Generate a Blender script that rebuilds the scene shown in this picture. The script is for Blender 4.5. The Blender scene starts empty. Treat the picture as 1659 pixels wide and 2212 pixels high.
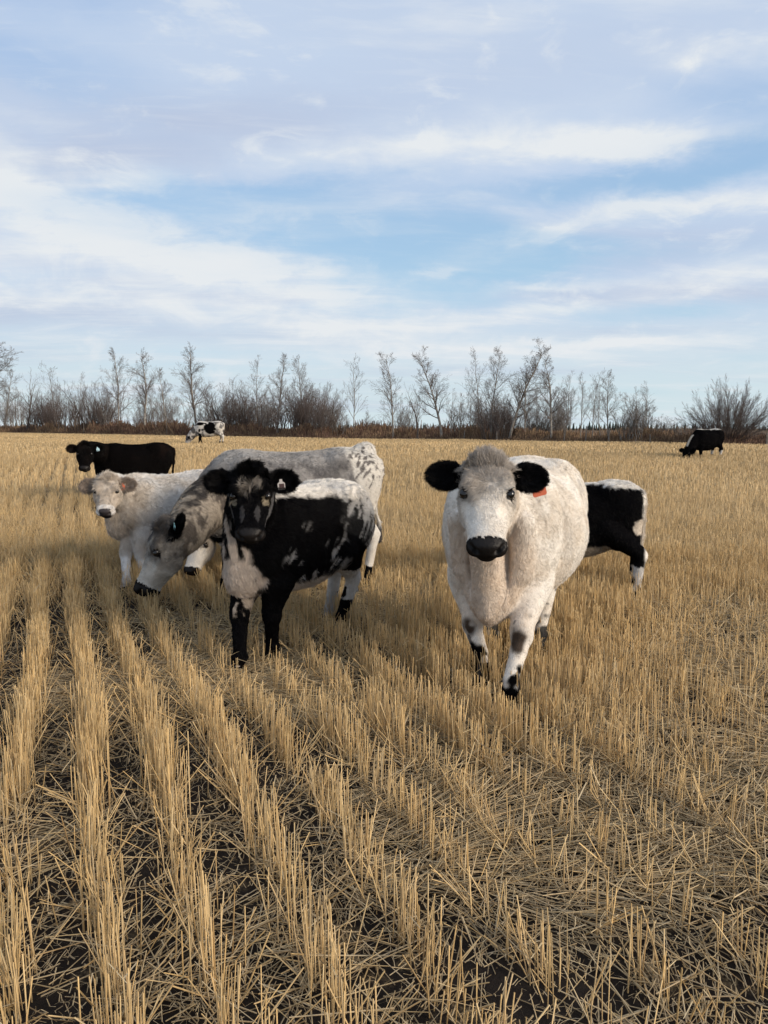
import bpy, math, random
import numpy as np
from mathutils import Vector, Matrix
R = math.radians
rng = np.random.default_rng(7)
random.seed(7)
SC = bpy.context.scene
COL = SC.collection

# ------------------------------------------------------------------ camera
CAM_H = 1.60
FPX, CX, CY, HOR = 1560.0, 829.5, 1106.0, 925.0      # a 1659 x 2212 picture
PITCH = math.atan((CY - HOR) / FPX)
cam_d = bpy.data.cameras.new('camera')
cam = bpy.data.objects.new('camera', cam_d)
COL.objects.link(cam)
cam.location = (0, 0, CAM_H)
cam.rotation_euler = (math.pi / 2 - PITCH, 0, 0)
cam_d.sensor_fit = 'VERTICAL'
cam_d.sensor_height = 36.0
cam_d.lens = 36.0 * FPX / 2212.0
cam_d.clip_start = 0.05
cam_d.clip_end = 6000
SC.camera = cam

# ------------------------------------------------------------------ light
SUN_AZ = R(120)       # clockwise from the view direction (+y) towards +x: low sun from the right
SUN_EL = R(21)
world = bpy.data.worlds.new('World')
SC.world = world
world.use_nodes = True
sun_d = bpy.data.lights.new('sun', 'SUN')
sun = bpy.data.objects.new('sun', sun_d)
COL.objects.link(sun)
sun_d.energy = 4.3
sun_d.angle = R(26)
sun_d.color = (1.0, 0.87, 0.70)
sdir = Vector((math.sin(SUN_AZ) * math.cos(SUN_EL), math.cos(SUN_AZ) * math.cos(SUN_EL), math.sin(SUN_EL)))
sun.rotation_euler = sdir.to_track_quat('Z', 'Y').to_euler()
sun.location = (30, 5, 20)
SC.view_settings.view_transform = 'Standard'
SC.view_settings.look = 'None'
SC.view_settings.exposure = 0.0
SC.view_settings.gamma = 1.0
SC.view_settings.use_curve_mapping = False


class NT:
    """small helper: arithmetic on shader sockets"""
    def __init__(s, nt):
        s.nt = nt
        nt.nodes.clear()

    def n(s, t, **kw):
        x = s.nt.nodes.new(t)
        for k, v in kw.items():
            setattr(x, k, v)
        return x

    def put(s, sock, v):
        if v is None:
            return
        if isinstance(v, bpy.types.NodeSocket):
            s.nt.links.new(v, sock)
        else:
            sock.default_value = v

    def m(s, op, a, b=None, c=None, clamp=False):
        x = s.n('ShaderNodeMath', operation=op)
        x.use_clamp = clamp
        s.put(x.inputs[0], a)
        s.put(x.inputs[1], b)
        s.put(x.inputs[2], c)
        return x.outputs[0]

    def add(s, a, b): return s.m('ADD', a, b)
    def sub(s, a, b): return s.m('SUBTRACT', a, b)
    def mul(s, a, b): return s.m('MULTIPLY', a, b)

    def mix(s, f, a, b, mode='MIX'):
        x = s.n('ShaderNodeMix', data_type='RGBA', blend_type=mode)
        s.put(x.inputs[0], f)
        s.put(x.inputs[6], a)
        s.put(x.inputs[7], b)
        return x.outputs[2]

    def ramp(s, v, lo, hi, a=0.0, b=1.0):
        x = s.n('ShaderNodeMapRange', interpolation_type='SMOOTHSTEP')
        s.put(x.inputs[0], v)
        for i, q in enumerate((lo, hi, a, b)):
            x.inputs[i + 1].default_value = q
        return x.outputs[0]

    def comb(s, x_, y_, z_):
        x = s.n('ShaderNodeCombineXYZ')
        s.put(x.inputs[0], x_)
        s.put(x.inputs[1], y_)
        s.put(x.inputs[2], z_)
        return x.outputs[0]

    def sep(s, v):
        x = s.n('ShaderNodeSeparateXYZ')
        s.put(x.inputs[0], v)
        return x.outputs

    def noise(s, v, scale, detail=4.0, rough=0.5, dist=0.0):
        x = s.n('ShaderNodeTexNoise')
        s.put(x.inputs['Vector'], v)
        x.inputs['Scale'].default_value = scale
        x.inputs['Detail'].default_value = detail
        x.inputs['Roughness'].default_value = rough
        x.inputs['Distortion'].default_value = dist
        return x.outputs[0]


def c4(r, g, b):
    return (r, g, b, 1.0)


def sky():
    g = NT(world.node_tree)
    tc = g.n('ShaderNodeTexCoord').outputs['Generated']
    x, y, z = g.sep(tc)
    az = g.m('ARCTAN2', x, y)
    el = g.m('ARCSINE', z)
    st = g.n('ShaderNodeTexSky', sky_type='NISHITA')
    st.sun_disc = False
    st.sun_elevation = SUN_EL
    st.sun_rotation = SUN_AZ
    st.altitude = 600
    st.air_density = 1.0
    st.dust_density = 0.6
    st.ozone_density = 1.6
    base = g.mix(1.0, st.outputs[0], c4(0.125, 0.125, 0.125), 'MULTIPLY')
    # thin high cloud over most of the sky, seen on a plane overhead
    zz = g.add(g.m('MAXIMUM', z, 0.0), 0.10)
    px, py = g.m('DIVIDE', x, zz), g.m('DIVIDE', y, zz)
    # streaks run left-right, slightly tilted
    u = g.add(g.mul(px, 0.40), g.mul(py, 0.07))
    v = g.sub(g.mul(py, 0.95), g.mul(px, 0.10))
    pl = g.comb(u, v, 0.0)
    n1 = g.noise(pl, 1.1, 6.0, 0.55, 0.35)
    n2 = g.noise(g.comb(g.add(u, 7.3), v, 3.0), 2.6, 7.0, 0.6, 0.5)
    n3 = g.noise(g.comb(g.add(g.mul(u, 0.7), 3.1), g.mul(v, 1.3), 8.0), 6.5, 5.0, 0.6, 0.3)

    wz = g.noise(g.comb(g.mul(az, 1.0), g.mul(el, 2.4), 0.0), 5.0, 6.0, 0.62, 0.6)
    wq = g.noise(g.comb(g.add(az, 9.0), g.mul(el, 2.6), 4.0), 9.0, 6.0, 0.62, 0.4)
    azw = g.add(az, g.mul(g.sub(wz, 0.5), 0.16))
    elw = g.add(el, g.mul(g.sub(wq, 0.5), 0.050))

    def blob(pxl, pyl, wx, wy, tilt=0.0):
        a = math.atan((pxl - CX) / FPX)
        e = math.atan((CY - pyl) / FPX) - PITCH
        sx, sy = wx / FPX, wy / FPX
        da, de = g.sub(azw, a), g.sub(elw, e)
        ct, sn = math.cos(tilt), math.sin(tilt)
        p = g.add(g.mul(da, ct / sx), g.mul(de, sn / sx))
        q = g.sub(g.mul(de, ct / sy), g.mul(da, sn / sy))
        r2 = g.add(g.mul(p, p), g.mul(q, q))
        return g.m('EXPONENT', g.mul(r2, -1.0))

    def total(lst):
        acc = None
        for wgt, b in lst:
            t = g.mul(blob(*b), wgt)
            acc = t if acc is None else g.add(acc, t)
        return acc
    gaps = total([(1.0, (760, 500, 420, 62, R(-2))), (0.95, (1000, 575, 260, 50, R(3))),
                  (0.6, (1560, 385, 190, 34, R(3))), (0.55, (1330, 425, 330, 24, 0)),
                  (0.45, (90, 215, 260, 60, R(-4))), (0.5, (60, 30, 300, 60, 0)),
                  (0.55, (520, 430, 330, 30, R(6))), (0.35, (900, 655, 190, 26, 0)),
                  (0.35, (1480, 690, 260, 22, R(2))), (0.3, (1600, 270, 150, 40, 0))])
    cover = g.add(g.sub(0.93, g.mul(gaps, 1.08)), g.mul(g.sub(n1, 0.5), 1.0))
    cover = g.add(cover, g.mul(g.sub(n2, 0.5), 0.8))
    cover = g.ramp(cover, 0.0, 0.95)
    white = total([(1.0, (330, 535, 330, 34, R(-9))), (0.9, (600, 600, 280, 44, R(-9))), (0.7, (150, 560, 260, 60, R(-6))), (0.9, (60, 455, 200, 34, R(-10))),
                   (1.1, (1300, 338, 260, 22, R(-4))), (0.9, (1130, 520, 130, 22, R(12))),
                   (1.0, (1310, 487, 120, 16, R(10))), (1.0, (1560, 482, 170, 16, R(2))), (1.3, (932, 598, 44, 12, R(10))),
                   (0.8, (1150, 682, 190, 15, R(4))), (0.95, (640, 700, 320, 26, R(-4))), (0.5, (200, 650, 260, 30, 0)), (0.4, (900, 770, 400, 22, 0)), (1.1, (415, 600, 26, 16, R(-40))),
                   (0.7, (1560, 188, 130, 18, R(-8))), (0.6, (1180, 625, 160, 12, R(2))), (0.8, (1230, 745, 270, 12, R(0))),
                   (0.5, (860, 320, 300, 40, R(6))), (0.6, (1580, 620, 150, 26, R(4))), (0.4, (300, 420, 420, 22, R(-6)))])
    n5 = g.noise(g.comb(az, g.mul(el, 2.2), 21.0), 11.0, 7.0, 0.6, 0.5)
    white = g.mul(white, g.ramp(g.add(g.add(g.mul(n2, 0.25), g.mul(n3, 0.15)), g.mul(n5, 0.60)), 0.36, 0.62, 0.35, 1.4))
    n4 = g.noise(g.comb(g.mul(u, 1.2), g.mul(v, 3.2), 12.0), 7.0, 6.0, 0.62, 0.8)
    white = g.add(white, g.mul(g.ramp(n2, 0.50, 0.72), 0.34))
    white = g.add(white, g.mul(g.mul(g.ramp(n4, 0.50, 0.70), g.ramp(n1, 0.40, 0.62)), 0.16))
    white = g.add(white, g.mul(g.mul(g.ramp(n5, 0.50, 0.66), g.ramp(wz, 0.44, 0.60)), 0.38))
    gray = total([(1.0, (210, 390, 260, 50, R(10))), (0.7, (560, 265, 380, 50, R(4))), (0.6, (1430, 560, 260, 38, R(2))),
                  (0.5, (1250, 640, 260, 16, 0)), (0.5, (150, 700, 380, 30, 0)), (0.3, (1250, 130, 420, 90, 0)),
                  (0.6, (1450, 660, 280, 16, 0)), (0.4, (250, 620, 260, 20, R(-6)))])
    gray = g.m('MINIMUM', g.add(g.mul(gray, 0.8), g.mul(g.ramp(n1, 0.46, 0.70), 0.45)), 1.0)
    # blue between the clouds: Nishita, lifted by the thin veil
    elr = g.ramp(el, R(0), R(33))
    veil = g.mix(elr, c4(0.50, 0.74, 0.89), c4(0.34, 0.53, 0.88))
    blue = g.mix(0.72, base, veil)
    low = g.mix(g.ramp(el, R(1), R(12)), c4(0.65, 0.77, 0.815), c4(0.555, 0.665, 0.835))
    cc = g.mix(g.mul(gray, 0.75), low, c4(0.47, 0.53, 0.69))
    cc = g.mix(g.m('MINIMUM', white, 1.0), cc, c4(0.80, 0.835, 0.865))
    out = g.mix(cover, blue, cc)
    # the part of the white clouds that stands over the gaps
    out = g.mix(g.m('MULTIPLY', g.m('MINIMUM', white, 1.0), 0.45), out, c4(0.80, 0.835, 0.865))
    bg = g.n('ShaderNodeBackground')
    g.put(bg.inputs[0], out)
    bg.inputs[1].default_value = 1.0
    o = g.n('ShaderNodeOutputWorld')
    g.nt.links.new(bg.outputs[0], o.inputs[0])


sky()


# ------------------------------------------------------------------ small tools
def tag(o, label=None, cat=None, group=None, kind=None):
    for k, v in (('label', label), ('category', cat), ('group', group), ('kind', kind)):
        if v:
            o[k] = v
    return o


def empty(name, loc, rz=0.0):
    o = bpy.data.objects.new(name, None)
    o.location = loc
    o.rotation_euler = (0, 0, rz)
    COL.objects.link(o)
    return o


def mesh_np(name, V, F, mat, parent=None, smooth=True, attrs=None, k=None):
    """V (n,3), F (m,k) ints; attrs {name: (n,3)} point colours"""
    me = bpy.data.meshes.new(name)
    V = np.ascontiguousarray(V, dtype=np.float32)
    F = np.ascontiguousarray(F, dtype=np.int32)
    m, kk = F.shape
    me.vertices.add(len(V))
    me.vertices.foreach_set('co', V.ravel())
    me.loops.add(m * kk)
    me.loops.foreach_set('vertex_index', F.ravel())
    me.polygons.add(m)
    me.polygons.foreach_set('loop_start', np.arange(0, m * kk, kk, dtype=np.int32))
    me.polygons.foreach_set('loop_total', np.full(m, kk, dtype=np.int32))
    me.update(calc_edges=True)
    me.polygons.foreach_set('use_smooth', np.full(m, smooth, dtype=bool))
    for an, arr in (attrs or {}).items():
        at = me.attributes.new(an, 'FLOAT_COLOR', 'POINT')
        a4 = np.ones((len(V), 4), dtype=np.float32)
        a4[:, :3] = arr
        at.data.foreach_set('color', a4.ravel())
    me.materials.append(mat)
    me.update()
    o = bpy.data.objects.new(name, me)
    COL.objects.link(o)
    if parent:
        o.parent = parent
    return o


def smooth01(t):
    t = np.clip(t, 0, 1)
    return t * t * (3 - 2 * t)


def vnoise(P, scale=1.0, seed=0):
    P = np.asarray(P, dtype=np.float64) * scale
    i = np.floor(P).astype(np.int64)
    f = P - i
    f = f * f * (3 - 2 * f)
    out = np.zeros(len(P))
    for dx in (0, 1):
        for dy in (0, 1):
            for dz in (0, 1):
                h = (i[:, 0] + dx) * 374761393 + (i[:, 1] + dy) * 668265263 + (i[:, 2] + dz) * 2147483647 + seed * 1274126177
                h = (h ^ (h >> 13)) * 1274126177
                h = (h ^ (h >> 16)) & 0xffff
                w = (f[:, 0] if dx else 1 - f[:, 0]) * (f[:, 1] if dy else 1 - f[:, 1]) * (f[:, 2] if dz else 1 - f[:, 2])
                out += w * h / 65535.0
    return out


def fbm(P, scale, seed=0, octv=3):
    a, s, t = 1.0, 0.0, 0.0
    for k in range(octv):
        s = s + a * vnoise(P, scale * 2 ** k, seed + k * 17)
        t += a
        a *= 0.5
    return s / t


def ray(px, py):
    """direction of a picture point (1659 x 2212)"""
    d = np.array([(px - CX) / FPX, 1.0, (CY - py) / FPX])
    c, s = math.cos(PITCH), math.sin(PITCH)
    return np.array([d[0], d[1] * c + d[2] * s, -d[1] * s + d[2] * c])


def at_depth(px, py, Y):
    d = ray(px, py)
    return np.array([0, 0, CAM_H]) + d * (Y / d[1])


def gz(x, y):
    """height of the field: flat at the front, a very slight rise further out"""
    x, y = np.asarray(x, float), np.asarray(y, float)
    return 0.5 * smooth01((y - 9.0) / 22.0)


def on_ground(px, py):
    d = ray(px, py)
    t = 1.0
    for _ in range(60):
        p = d * t
        t = (float(gz(p[0], p[1])) - CAM_H) / d[2]
        if t < 0:
            t = 300
    p = d * t
    return np.array([p[0], p[1], float(gz(p[0], p[1]))])


def edge_y(x):
    """far edge of the stubble"""
    return 66.0 - 1.15 * x


def attr_mat(name, attr, rough=0.6, spec=0.2, bump=None, transl=0.0, tint=None):
    m = bpy.data.materials.new(name)
    m.use_nodes = True
    g = NT(m.node_tree)
    a = g.n('ShaderNodeAttribute')
    a.attribute_name = attr
    b = g.n('ShaderNodeBsdfPrincipled')
    col = a.outputs['Color']
    if tint:
        tc = g.n('ShaderNodeTexCoord').outputs['Object']
        f = g.noise(tc, tint[0], 4.0, 0.6)
        col = g.mix(1.0, col, g.mix(f, c4(*[tint[1]] * 3), c4(*[tint[2]] * 3)), 'MULTIPLY')
    g.put(b.inputs['Base Color'], col)
    b.inputs['Roughness'].default_value = rough
    b.inputs['Specular IOR Level'].default_value = spec
    if bump:
        tc = g.n('ShaderNodeTexCoord').outputs['Object']
        f = g.noise(tc, bump[0], 3.0, 0.6)
        bn = g.n('ShaderNodeBump')
        bn.inputs['Distance'].default_value = bump[1]
        bn.inputs['Strength'].default_value = 0.7
        g.put(bn.inputs['Height'], f)
        g.put(b.inputs['Normal'], bn.outputs[0])
    o = g.n('ShaderNodeOutputMaterial')
    if transl:
        t = g.n('ShaderNodeBsdfTranslucent')
        g.put(t.inputs['Color'], col)
        ms = g.n('ShaderNodeMixShader')
        ms.inputs[0].default_value = transl
        g.nt.links.new(b.outputs[0], ms.inputs[1])
        g.nt.links.new(t.outputs[0], ms.inputs[2])
        g.nt.links.new(ms.outputs[0], o.inputs[0])
    else:
        g.nt.links.new(b.outputs[0], o.inputs[0])
    return m


def plain_mat(name, col, rough=0.6, spec=0.3, noise=None, bump=None, coord='Object'):
    m = bpy.data.materials.new(name)
    m.use_nodes = True
    g = NT(m.node_tree)
    b = g.n('ShaderNodeBsdfPrincipled')
    c = c4(*col)
    tc = g.n('ShaderNodeTexCoord').outputs[coord]
    if noise:
        sc_, col2 = noise
        c = g.mix(g.ramp(g.noise(tc, sc_, 5.0, 0.6), 0.35, 0.65), c, c4(*col2))
    g.put(b.inputs['Base Color'], c)
    b.inputs['Roughness'].default_value = rough
    b.inputs['Specular IOR Level'].default_value = spec
    if bump:
        bn = g.n('ShaderNodeBump')
        bn.inputs['Distance'].default_value = bump[1]
        g.put(bn.inputs['Height'], g.noise(tc, bump[0], 4.0, 0.6))
        g.put(b.inputs['Normal'], bn.outputs[0])
    o = g.n('ShaderNodeOutputMaterial')
    g.nt.links.new(b.outputs[0], o.inputs[0])
    return m


# ------------------------------------------------------------------ the field
def ground():
    m = bpy.data.materials.new('soil_and_chaff')
    m.use_nodes = True
    g = NT(m.node_tree)
    P = g.n('ShaderNodeNewGeometry').outputs['Position']
    x, y, z = g.sep(P)
    soil = g.mix(g.noise(P, 9.0, 6.0, 0.65), c4(0.010, 0.008, 0.007), c4(0.040, 0.031, 0.025))
    chaff = g.mix(g.ramp(g.noise(P, 90.0, 4.0, 0.8), 0.35, 0.65), c4(0.03, 0.023, 0.015), c4(0.26, 0.19, 0.11))
    dist = g.m('SQRT', g.add(g.mul(x, x), g.mul(y, y)))
    far = g.ramp(dist, 9.0, 30.0)
    cov = g.ramp(g.add(g.noise(P, 3.2, 5.0, 0.7), g.mul(far, 0.35)), 0.55, 0.66)
    c = g.mix(cov, soil, chaff)
    # the straw that lies between the rows, too far off to pick apart
    c = g.mix(g.mul(far, 0.75), c, g.mix(g.noise(P, 1.3, 5.0, 0.6), c4(0.30, 0.215, 0.11), c4(0.44, 0.32, 0.17)))
    # rough grass beyond the field edge
    e = g.sub(y, g.sub(66.0, g.mul(x, 1.15)))
    c = g.mix(g.ramp(e, 0.0, 2.5), c, g.mix(g.noise(P, 2.0, 5.0, 0.7), c4(0.09, 0.055, 0.035), c4(0.17, 0.115, 0.065)))
    b = g.n('ShaderNodeBsdfPrincipled')
    g.put(b.inputs['Base Color'], c)
    b.inputs['Roughness'].default_value = 0.95
    b.inputs['Specular IOR Level'].default_value = 0.1
    bn = g.n('ShaderNodeBump')
    bn.inputs['Distance'].default_value = 0.02
    g.put(bn.inputs['Height'], g.noise(P, 30.0, 6.0, 0.7))
    g.put(b.inputs['Normal'], bn.outputs[0])
    o = g.n('ShaderNodeOutputMaterial')
    g.nt.links.new(b.outputs[0], o.inputs[0])

    def axis(a, n, near, far_):
        t = np.linspace(-1, 1, n)
        return np.sign(t) * (near * np.abs(t) + (far_ - near) * np.abs(t) ** 7)
    xs = axis(0, 301, 9, 2500)
    t = np.linspace(0, 1, 380)
    ys = -6 + 22 * t + (3000 - 22) * t ** 9
    X, Y = np.meshgrid(xs, ys)
    Z = gz(X, Y)
    P3 = np.stack([X.ravel(), Y.ravel(), np.zeros(X.size)], 1)
    d = np.hypot(X, Y).ravel()
    Z = Z.ravel() + (fbm(P3, 2.2, 3, 4) - 0.5) * 0.09 * (1 - smooth01((d - 10) / 10)) - 0.01
    V = np.stack([X.ravel(), Y.ravel(), Z], 1)
    ny, nx = X.shape
    idx = np.arange(nx * ny).reshape(ny, nx)
    F = np.stack([idx[:-1, :-1], idx[:-1, 1:], idx[1:, 1:], idx[1:, :-1]], -1).reshape(-1, 4)
    o = mesh_np('ground', V, F, m)
    tag(o, kind='structure')


ground()

ROW_A = R(-24.2)
RU = np.array([math.sin(ROW_A), math.cos(ROW_A)])
RW = np.array([math.cos(ROW_A), -math.sin(ROW_A)])
ROW_S = 0.283


def prisms(B, T, r, cols, sides=3, tip=0.8):
    """B base points, T tip points, radii r -> tapered prisms, no caps"""
    n = len(B)
    ax = T - B
    ax /= np.linalg.norm(ax, axis=1)[:, None] + 1e-9
    ref = np.where(np.abs(ax[:, 2:3]) > 0.9, np.array([[1.0, 0, 0]]), np.array([[0, 0, 1.0]]))
    a = np.cross(ax, ref)
    a /= np.linalg.norm(a, axis=1)[:, None] + 1e-9
    b = np.cross(ax, a)
    ph = rng.uniform(0, 6.28, n)
    V = np.zeros((n, 2 * sides, 3))
    for k in range(sides):
        t = ph + 2 * math.pi * k / sides
        d = a * np.cos(t)[:, None] + b * np.sin(t)[:, None]
        V[:, k] = B + d * r[:, None]
        V[:, sides + k] = T + d * (r * tip)[:, None]
    base = (np.arange(n) * 2 * sides)[:, None]
    F = np.stack([np.stack([base[:, 0] + k, base[:, 0] + (k + 1) % sides, base[:, 0] + sides + (k + 1) % sides, base[:, 0] + sides + k], 1)
                  for k in range(sides)], 1).reshape(-1, 4)
    C = np.repeat(cols, 2 * sides, axis=0)
    return V.reshape(-1, 3), F, C


def ribbons(B, T, w, cols):
    """flat blades of one quad"""
    n = len(B)
    ph = rng.uniform(0, math.pi, n)
    side = np.stack([np.cos(ph), np.sin(ph) * 0.5, np.zeros(n)], 1) * w[:, None]
    V = np.stack([B - side, B + side, T + side * 0.7, T - side * 0.7], 1).reshape(-1, 3)
    F = np.arange(4 * n).reshape(n, 4)
    return V, F, np.repeat(cols, 4, axis=0)


def join(parts):
    Vs, Fs, Cs, off = [], [], [], 0
    for V, F, C in parts:
        Vs.append(V)
        Fs.append(F + off)
        Cs.append(C)
        off += len(V)
    return np.concatenate(Vs), np.concatenate(Fs), np.concatenate(Cs)


GOLD, PALE, BROWN, GREY = np.array([0.74, 0.505, 0.225]), np.array([0.82, 0.64, 0.37]), np.array([0.42, 0.25, 0.105]), np.array([0.47, 0.39, 0.275])


def straw_cols(n, wts, P=None):
    w = rng.dirichlet(wts, n)
    c = w[:, :1] * GOLD + w[:, 1:2] * PALE + w[:, 2:3] * BROWN + w[:, 3:4] * GREY
    return c * rng.uniform(0.75, 1.12, n)[:, None]


def in_view(x, y, m=0.5):
    return (np.abs(x) < 0.545 * y + m) & (y > 1.2)


# pairs (x, y, radius): places where the rows are trodden down or missing
TRODDEN = [(-0.9, 4.6, 0.8), (-0.4, 3.9, 0.45), (1.1, 2.2, 0.8), (2.0, 3.3, 0.9), (0.3, 2.3, 0.55), (2.6, 4.6, 1.0),
           (-1.3, 5.6, 0.6), (0.9, 1.6, 0.7), (0.1, 3.0, 0.35), (3.0, 5.9, 0.7), (1.5, 2.9, 0.5), (1.9, 2.5, 0.8), (0.75, 2.8, 0.5), (-0.35, 3.1, 0.3), (2.4, 3.9, 0.6), (1.2, 1.9, 0.6), (0.75, 2.3, 0.4), (2.6, 5.4, 0.7)]


def trodden(x, y):
    m = np.zeros_like(x)
    for a, b, r in TRODDEN:
        m = np.maximum(m, np.exp(-((x - a) ** 2 + (y - b) ** 2) / (r * r)))
    P = np.stack([x, y, x * 0], 1)
    m = np.maximum(m, smooth01((vnoise(P, 0.8, 5) - 0.72) / 0.14) * 0.6)
    return m


def row_points(d0, d1, per_m, jit=0.024, m=0.5):
    """points on the drill rows between two depths, inside the view (plus a margin)"""
    half = 0.545 * d1 + m
    L = 2 * (half + d1) * 1.2
    tmin, tmax = -half, d1 * 1.15 + half * 0.5
    w0, w1 = -half * 1.0 - 2, half * 1.0 + d1 * 0.45 + 2
    k0, k1 = int(w0 / ROW_S), int(w1 / ROW_S)
    out = []
    for k in range(k0, k1 + 1):
        n = rng.poisson((tmax - tmin) * per_m)
        t = rng.uniform(tmin, tmax, n)
        w = k * ROW_S + 0.07 + rng.normal(0, jit, n) + 0.02 * np.sin(t * 1.7 + k)
        x = RU[0] * t + RW[0] * w
        y = RU[1] * t + RW[1] * w
        # far out on the left the drill turned a little
        x = x + 0.012 * np.clip(y - 9, 0, 30) ** 1.6 * smooth01((-x - 1) / 6) * 0.35
        d = y
        ok = (d >= d0) & (d < d1) & in_view(x, y, m) & (y < edge_y(x))
        out.append(np.stack([x[ok], y[ok]], 1))
    return np.concatenate(out)


def stubble():
    m = attr_mat('straw', 'straw', rough=0.55, spec=0.25, transl=0.12)
    # standing stalks close by
    parts = []
    P = row_points(1.2, 8.5, 350, 0.034)
    x, y = P[:, 0], P[:, 1]
    tr = trodden(x, y)
    thin = vnoise(np.stack([x, y, x * 0], 1), 7.0, 9)
    keep = rng.uniform(0, 1, len(x)) < (1 - 0.80 * tr) * (0.45 + 0.75 * thin)
    x, y, tr = x[keep], y[keep], tr[keep]
    n = len(x)
    hn = vnoise(np.stack([x, y, x * 0], 1), 3.0, 21)
    h = (0.215 + 0.10 * hn) * rng.uniform(0.72, 1.14, n) * (1 - 0.25 * tr)
    lean = np.abs(rng.normal(0, 0.10, n)) + (rng.uniform(0, 1, n) < 0.13 + 0.45 * tr) * rng.uniform(0.2, 1.2, n)
    az = rng.uniform(0, 6.28, n)
    # neighbours lean alike
    az = np.where(rng.uniform(0, 1, n) < 0.6, vnoise(np.stack([x, y, x * 0], 1), 5.0, 33) * 12.0, az)
    B = np.stack([x, y, np.full(n, -0.01)], 1)
    T = B + np.stack([np.sin(lean) * np.cos(az), np.sin(lean) * np.sin(az), np.cos(lean)], 1) * h[:, None]
    r = rng.uniform(0.0017, 0.0031, n)
    cols = straw_cols(n, [3.2, 1.6, 0.9, 0.8])
    parts.append(prisms(B, T, r, cols, 3, 0.85))
    # self-sown stalks and trampled ones between the rows, more of them further off on the left
    N = 90000
    yy = np.sqrt(rng.uniform(4.5 ** 2, 15.0 ** 2, N))
    xx = rng.uniform(-1, 1, N) * (0.545 * yy + 0.5)
    gn = fbm(np.stack([xx, yy, xx * 0], 1), 0.9, 88, 3)
    pk = smooth01((yy - 5.0) / 3.0) * np.clip(0.12 + 1.4 * (gn - 0.42) + 0.75 * smooth01((-xx - 1.2) / 1.0) * np.exp(-((yy - 9.0) / 2.6) ** 2), 0, 1)
    kk = rng.uniform(0, 1, N) < pk
    xx, yy = xx[kk], yy[kk]
    m2 = len(xx)
    B3 = np.stack([xx, yy, gz(xx, yy) - 0.01], 1)
    ln3 = rng.normal(0, 0.38, (m2, 2))
    h3 = rng.uniform(0.10, 0.30, m2)
    T3 = B3 + np.stack([ln3[:, 0] * h3, ln3[:, 1] * h3, h3], 1)
    parts.append(prisms(B3, T3, rng.uniform(0.0015, 0.003, m2), straw_cols(m2, [4.5, 1.6, 1.3, 0.8]), 3, 0.7))
    # leaf sheaths, hanging blades
    s = rng.uniform(0, 1, n) < 0.30
    B2 = B[s] + (T[s] - B[s]) * rng.uniform(0.3, 0.9, s.sum())[:, None]
    dr = rng.normal(0, 1, (s.sum(), 3)) * [0.05, 0.05, 0.03]
    parts.append(ribbons(B2, B2 + dr, rng.uniform(0.0015, 0.003, s.sum()), straw_cols(s.sum(), [1.5, 2, 1, 2])))
    V, F, C = join(parts)
    tag(mesh_np('stubble', V, F, m, attrs={'straw': C}), 'cut golden straw stubble standing in drill rows in the foreground', 'stubble', kind='stuff')

    # straw lying flat
    def litter(d0, d1, dens, wide):
        A = 0.545 * (d1 * d1 - d0 * d0) + 1.0 * (d1 - d0)
        N = int(A * dens)
        y = np.sqrt(rng.uniform(d0 * d0, d1 * d1, N * 2))
        x = rng.uniform(-1, 1, N * 2) * (0.545 * d1 + 0.5)
        k = in_view(x, y) & (y < edge_y(x))
        x, y = x[k], y[k]
        cl = fbm(np.stack([x, y, x * 0], 1), 1.6, 40, 3)
        tr = trodden(x, y)
        bare = 1 - 0.6 * smooth01((-x - 0.35) / 0.5) * smooth01((4.6 - y) / 1.5)
        k = rng.uniform(0, 1, len(x)) < bare * np.clip(0.06 + 0.16 * smooth01((x + 0.3) / 0.6) + 2.6 * (cl - 0.43) + 0.62 * tr, 0.03, 1)
        x, y = x[k], y[k]
        n = len(x)
        L = rng.gamma(2.5, 0.045, n) + 0.03
        az = rng.uniform(0, 6.28, n)
        az = np.where(rng.uniform(0, 1, n) < 0.45, vnoise(np.stack([x, y, x * 0], 1), 2.0, 50) * 9, az)
        pit = np.abs(rng.normal(0, 0.16, n)) * (rng.uniform(0, 1, n) < 0.7)
        z = rng.uniform(0.0, 0.05, n) + gz(x, y)
        B = np.stack([x, y, z], 1)
        T = B + np.stack([np.cos(az) * np.cos(pit), np.sin(az) * np.cos(pit), np.sin(pit)], 1) * L[:, None]
        return B, T, rng.uniform(0.0013, 0.0028, n) * wide, straw_cols(n, [1.2, 1.8, 1.2, 2.6]) * rng.uniform(0.55, 1.12, n)[:, None]
    B, T, r, c = litter(1.2, 5.0, 1750, 1.0)
    V1 = prisms(B, T, r, c, 3, 0.8)
    B, T, r, c = litter(5.0, 14.0, 1500, 1.3)
    V2 = prisms(B, T, r, c, 3, 0.8)
    # dry leaf curls among the straw
    A = 0.545 * (5.5 ** 2 - 1.2 ** 2)
    N = int(A * 1500)
    y = np.sqrt(rng.uniform(1.44, 30, N))
    x = rng.uniform(-1, 1, N) * (0.545 * y + 0.4)
    Bc = np.stack([x, y, rng.uniform(0, 0.05, N)], 1)
    parts = [V1, V2]
    d = rng.normal(0, 1, (N, 3)) * [1, 1, 0.35]
    d /= np.linalg.norm(d, axis=1)[:, None]
    cc = straw_cols(N, [1, 2.4, 1.2, 2.6]) * 0.9
    for q in range(3):
        d2 = d + rng.normal(0, 0.6, (N, 3))
        d2 /= np.linalg.norm(d2, axis=1)[:, None]
        Tc = Bc + d2 * 0.022
        Tc[:, 2] = np.maximum(Tc[:, 2], 0.0)
        parts.append(ribbons(Bc, Tc, np.full(N, 0.0017), cc))
        Bc, d = Tc, d2
    V, F, C = join(parts)
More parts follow.
